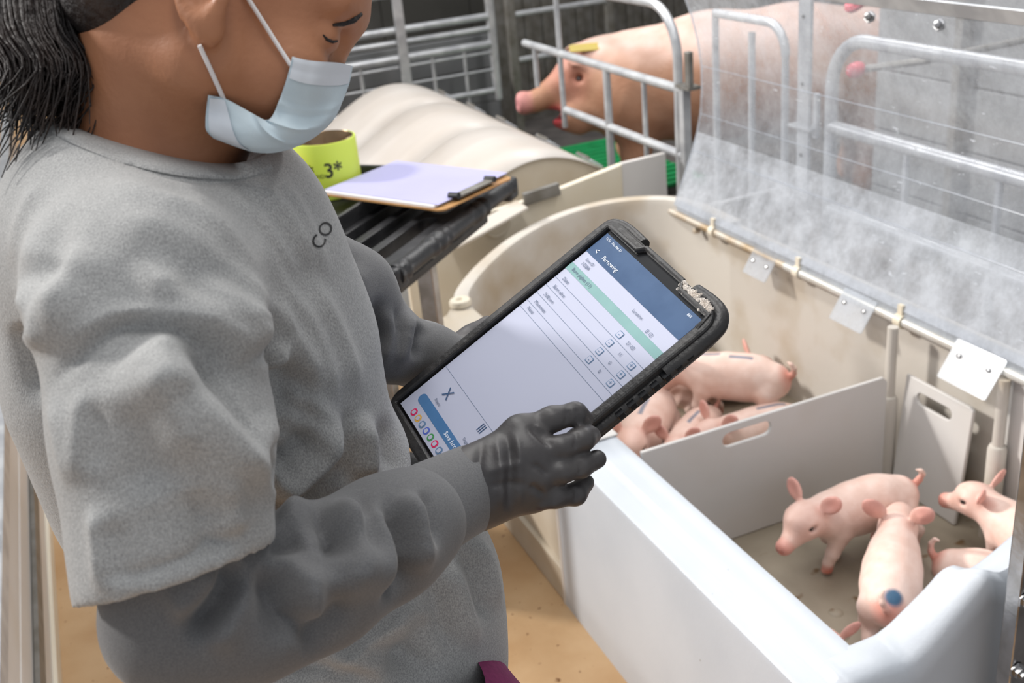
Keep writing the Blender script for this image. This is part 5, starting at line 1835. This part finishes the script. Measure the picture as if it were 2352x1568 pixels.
# ================================================================== tablet
pm('screen_white', (178, 182, 202), (184, 187, 206), scale=3, rough=0.3, emit=0.06)
pm('screen_navy', (58, 82, 116), (66, 90, 124), scale=40, rough=0.25, emit=0.08)
pm('screen_blue', (72, 112, 156), (78, 118, 162), scale=30, rough=0.25, emit=0.10)
pm('screen_teal', (124, 160, 160), (130, 166, 165), scale=30, rough=0.25, emit=0.10)
pm('screen_black', (24, 25, 28), rough=0.2)
pm('screen_line', (120, 132, 156), rough=0.3, emit=0.05)
pm('screen_text', (92, 104, 128), rough=0.3, emit=0.05)
pm('screen_button_text', (226, 232, 242), rough=0.3, emit=0.1)
pm('icon_red', (206, 40, 92), rough=0.3, emit=0.1)
pm('icon_gold', (206, 160, 78), rough=0.3, emit=0.1)
pm('icon_slate', (96, 124, 156), rough=0.3, emit=0.1)
pm('icon_green', (70, 140, 84), rough=0.3, emit=0.1)
pm('icon_violet', (84, 102, 186), rough=0.3, emit=0.1)
pm('case_black', (38, 38, 40), (54, 52, 51), scale=30, rough=0.42, bump=0.15, bscale=160)
pm('case_dust', (236, 228, 220), (218, 206, 194), scale=90, rough=0.9, bump=0.6, bscale=300)

SL, SW = 0.286, 0.179                                     # screen length and width
es = -rt_ * 0.4387 + up_ * 0.5341 + fwd_ * 0.7225          # from the near long edge to the far one
es /= np.linalg.norm(es)
el = rt_ * 0.7733 + up_ * 0.6341                           # from the bottom of the screen to its top
el -= es * (el @ es)
el /= np.linalg.norm(el)
tn = np.cross(el, es)
if tn @ fwd_ > 0:
    tn = -tn
T0 = G(1615, 736, 1.03) - el * SL                          # screen corner: bottom end of the near long edge
# u runs from the far long edge (left of the page) to the near one, v from bottom to top
TB = empty('tablet_computer', Vector(T0 + el * SL / 2 + es * SW / 2), 'tablet in dusty black rugged case held over the nest box', 'tablet')


def tw(u, v, h=0.0):
    return Vector(T0 + es * (SW - u) + el * v + tn * h)


EU, EV, EN = Vector(-es), Vector(el), Vector(tn)
ORG = tw(0, 0, 0)
SGN = 1 if EU.cross(EV).dot(EN) > 0 else -1


def plate(name, mat, poly, h, th, par, holes=(), bev=0.0):
    return MB().slab(poly, list(holes), EU, EV, ORG + EN * h, th * SGN).build(name, mat, par, bevel=bev)


# tablet slab and case
m1, m2 = 0.008, 0.010
cor = 0.024
plate('back_shell', 'case_black', rrect(-m1 - 0.006, -m2 - 0.006, SW + m1 + 0.006, SL + m2 + 0.006, cor), -0.022, 0.016, TB, bev=0.004)
bez = plate('bezel', 'case_black', rrect(-m1 - 0.006, -m2 - 0.006, SW + m1 + 0.006, SL + m2 + 0.006, cor, 8), -0.006, 0.011, TB,
            holes=[[(-0.003, -0.003), (SW + 0.003, -0.003), (SW + 0.003, SL + 0.004), (SW * 0.74, SL + 0.004), (SW * 0.70, SL + 0.012), (SW * 0.34, SL + 0.012), (SW * 0.30, SL + 0.004), (-0.003, SL + 0.004)][::-1]], bev=0.0025)
# rounded bumpers at the top corners, side grips, button cover and hand-strap lug
for (pts, r_) in (([(-0.011, SL - 0.03), (-0.014, SL + 0.003), (-0.007, SL + 0.014), (0.012, SL + 0.0175), (0.042, SL + 0.017)], 0.0075),
                  ([(SW - 0.040, SL + 0.017), (SW - 0.010, SL + 0.019), (SW + 0.008, SL + 0.012), (SW + 0.014, SL - 0.006), (SW + 0.014, SL - 0.06)], 0.0085)):
    L2 = [tw(u, v, -0.007) for u, v in smooth_line(pts, 6)]
    MB().tube(L2, r_, 12).build('corner_bumper', 'case_black', TB, smooth=True)
MB().tube([tw(-0.015, v, -0.006) for v in np.linspace(0.10, 0.205, 10)], 0.005, 10, radii=[0.002] + [0.005] * 8 + [0.002]).build('side_grip', 'case_black', TB, smooth=True)
MB().tube([tw(SW + 0.015, v, -0.008) for v in np.linspace(0.0, 0.22, 12)], 0.0055, 10).build('side_grip', 'case_black', TB, smooth=True)
lug = [tw(SW + 0.022, v, 0.002) for v in np.linspace(0.070, 0.140, 12)]
MB().tube(lug, 0.010, 14, radii=[0.004, 0.0085] + [0.0102] * 8 + [0.0088, 0.004]).build('strap_lug', 'case_black', TB, smooth=True)
for k in range(7):
    v = 0.165 + 0.014 * k
    plate('port_cover', 'screen_black', rrect(SW + 0.0135, v, SW + 0.0225, v + 0.008, 0.001), -0.009, 0.006, TB)
# raised inner lip of the case along the top
MB().tube([tw(u, v, 0.004) for u, v in ((0.0, SL + 0.006), (SW * 0.29, SL + 0.0065), (SW * 0.33, SL + 0.0145), (SW * 0.71, SL + 0.0145), (SW * 0.75, SL + 0.0065), (SW + 0.004, SL + 0.0065), (SW + 0.006, SL - 0.01))], 0.0030, 8).build('inner_lip', 'case_black', TB, smooth=True)
# pale dust caught in the near top corner
du = MB()
for k in range(150):
    t = RNG.uniform(0, 1)
    u, v = SW * 0.72 + t * 0.050 + RNG.normal() * 0.0012, SL + 0.012 - 0.002 * t + RNG.normal() * 0.0024
    c = tw(u, v, 0.005)
    r_ = RNG.uniform(0.0010, 0.0024)
    du.lathe(c, [(0, -r_), (r_, 0), (0, r_)], 6, axis=tuple(EN))
tag(du.build('dust', 'case_dust', TB, smooth=True), 'pale dust caked on the case corner', kind='stuff')

# screen and what it shows
SCR = plate('screen', 'screen_white', [(0, 0), (SW, 0), (SW, SL), (0, SL)], -0.001, 0.0012, TB)
SCR['label'] = 'lit screen with a form and a blue button'
hh = 0.0004


def sp(name, mat, u0, v0, u1, v1, lv=1, r=0.0):
    return plate(name, mat, rrect(u0, v0, u1, v1, r) if r else [(u0, v0), (u1, v0), (u1, v1), (u0, v1)], hh * lv, 0.0002, SCR)


def st_text(body, size, u, v, mat='screen_text', align='LEFT', lv=2):
    me = text_mesh(body, size, align)
    for x in me.vertices:
        x.co = tw(u + x.co.x, v + x.co.y, hh * lv + 0.0003)
    return link('screen_lettering', me, mat, SCR)


S = SL
sp('top_bezel', 'screen_black', -0.001, S - 0.0005, SW + 0.001, S + 0.012)
sp('header_bar', 'screen_navy', 0, S * 0.895, SW, S)
st_text('Farrowing', 0.0072, SW * 0.14, S * 0.920, 'screen_button_text')
st_text('<', 0.010, SW * 0.05, S * 0.921, 'screen_button_text')
st_text('12:52  Thu, Mar 21', 0.0040, SW * 0.03, S * 0.982, 'screen_button_text')
st_text('86%', 0.0040, SW * 0.90, S * 0.980, 'screen_button_text')
st_text('Sow ID', 0.0050, SW * 0.06, S * 0.873)
st_text('10284', 0.0060, SW * 0.06, S * 0.852)
st_text('Location', 0.0050, SW * 0.62, S * 0.860)
st_text('B 12', 0.0060, SW * 0.80, S * 0.842)
sp('teal_band', 'screen_teal', 0, S * 0.795, SW, S * 0.830)
st_text('Born piglets (11)', 0.0058, SW * 0.05, S * 0.812, 'screen_text')
rowsv = (0.745, 0.700, 0.655, 0.610, 0.575)
for v, nm in zip(rowsv, ('Date', 'Born alive', 'Stillborn', 'Mummies', 'Note')):
    st_text(nm, 0.0058, SW * 0.06, S * (v + 0.018))
    sp('rule', 'screen_line', 0, S * v, SW, S * v + 0.0004)
for v, num in zip((0.745, 0.700, 0.655, 0.610), ('21-03', '11', '0', '0')):
    for uu in (0.70, 0.93) if v < 0.74 else (0.70,):
        sp('stepper_button', 'icon_slate', SW * uu - 0.0042, S * (v + 0.010), SW * uu + 0.0042, S * (v + 0.010) + 0.0075, 1, 0.0012)
        sp('stepper_face', 'screen_white', SW * uu - 0.0034, S * (v + 0.010) + 0.0008, SW * uu + 0.0034, S * (v + 0.010) + 0.0067, 2, 0.0008)
        st_text('+' if uu > 0.8 else '-', 0.0075, SW * uu, S * (v + 0.010) + 0.0038, 'icon_slate', 'CENTER', 3)
    st_text(num, 0.0056, SW * 0.815, S * (v + 0.022), align='CENTER')
sp('rule', 'screen_line', 0, S * 0.218, SW, S * 0.218 + 0.0004)
# action row
st_text('X', 0.017, SW * 0.20, S * 0.165, 'screen_navy', 'CENTER')
st_text('Reject', 0.0048, SW * 0.20, S * 0.118, 'screen_text', 'CENTER')
for k in range(3):
    sp('list_glyph', 'screen_navy', SW * 0.565 + 0.003 * k, S * 0.176, SW * 0.565 + 0.003 * k + 0.0012, S * 0.176 + 0.010, 1)
st_text('Register', 0.0048, SW * 0.60, S * 0.122, 'screen_text', 'CENTER')
sp('save_button', 'screen_blue', SW * 0.06, S * 0.060, SW * 0.96, S * 0.100, 1, 0.0056)
st_text('Save farrowing', 0.0072, SW * 0.55, S * 0.080, 'screen_button_text', 'CENTER')
cols6 = ('icon_red', 'icon_gold', 'icon_slate', 'icon_violet', 'icon_green', 'icon_red', 'icon_slate')
for k, c_ in enumerate(cols6):
    u = SW * (0.135 + 0.062 * k)
    v = S * 0.026
    rr_ = 0.0042
    sp('app_icon', c_, u - rr_, v - rr_, u + rr_, v + rr_, 1, 0.0036)
    sp('app_icon_centre', 'screen_white', u - 0.0024, v - 0.0024, u + 0.0024, v + 0.0024, 2, 0.0014)
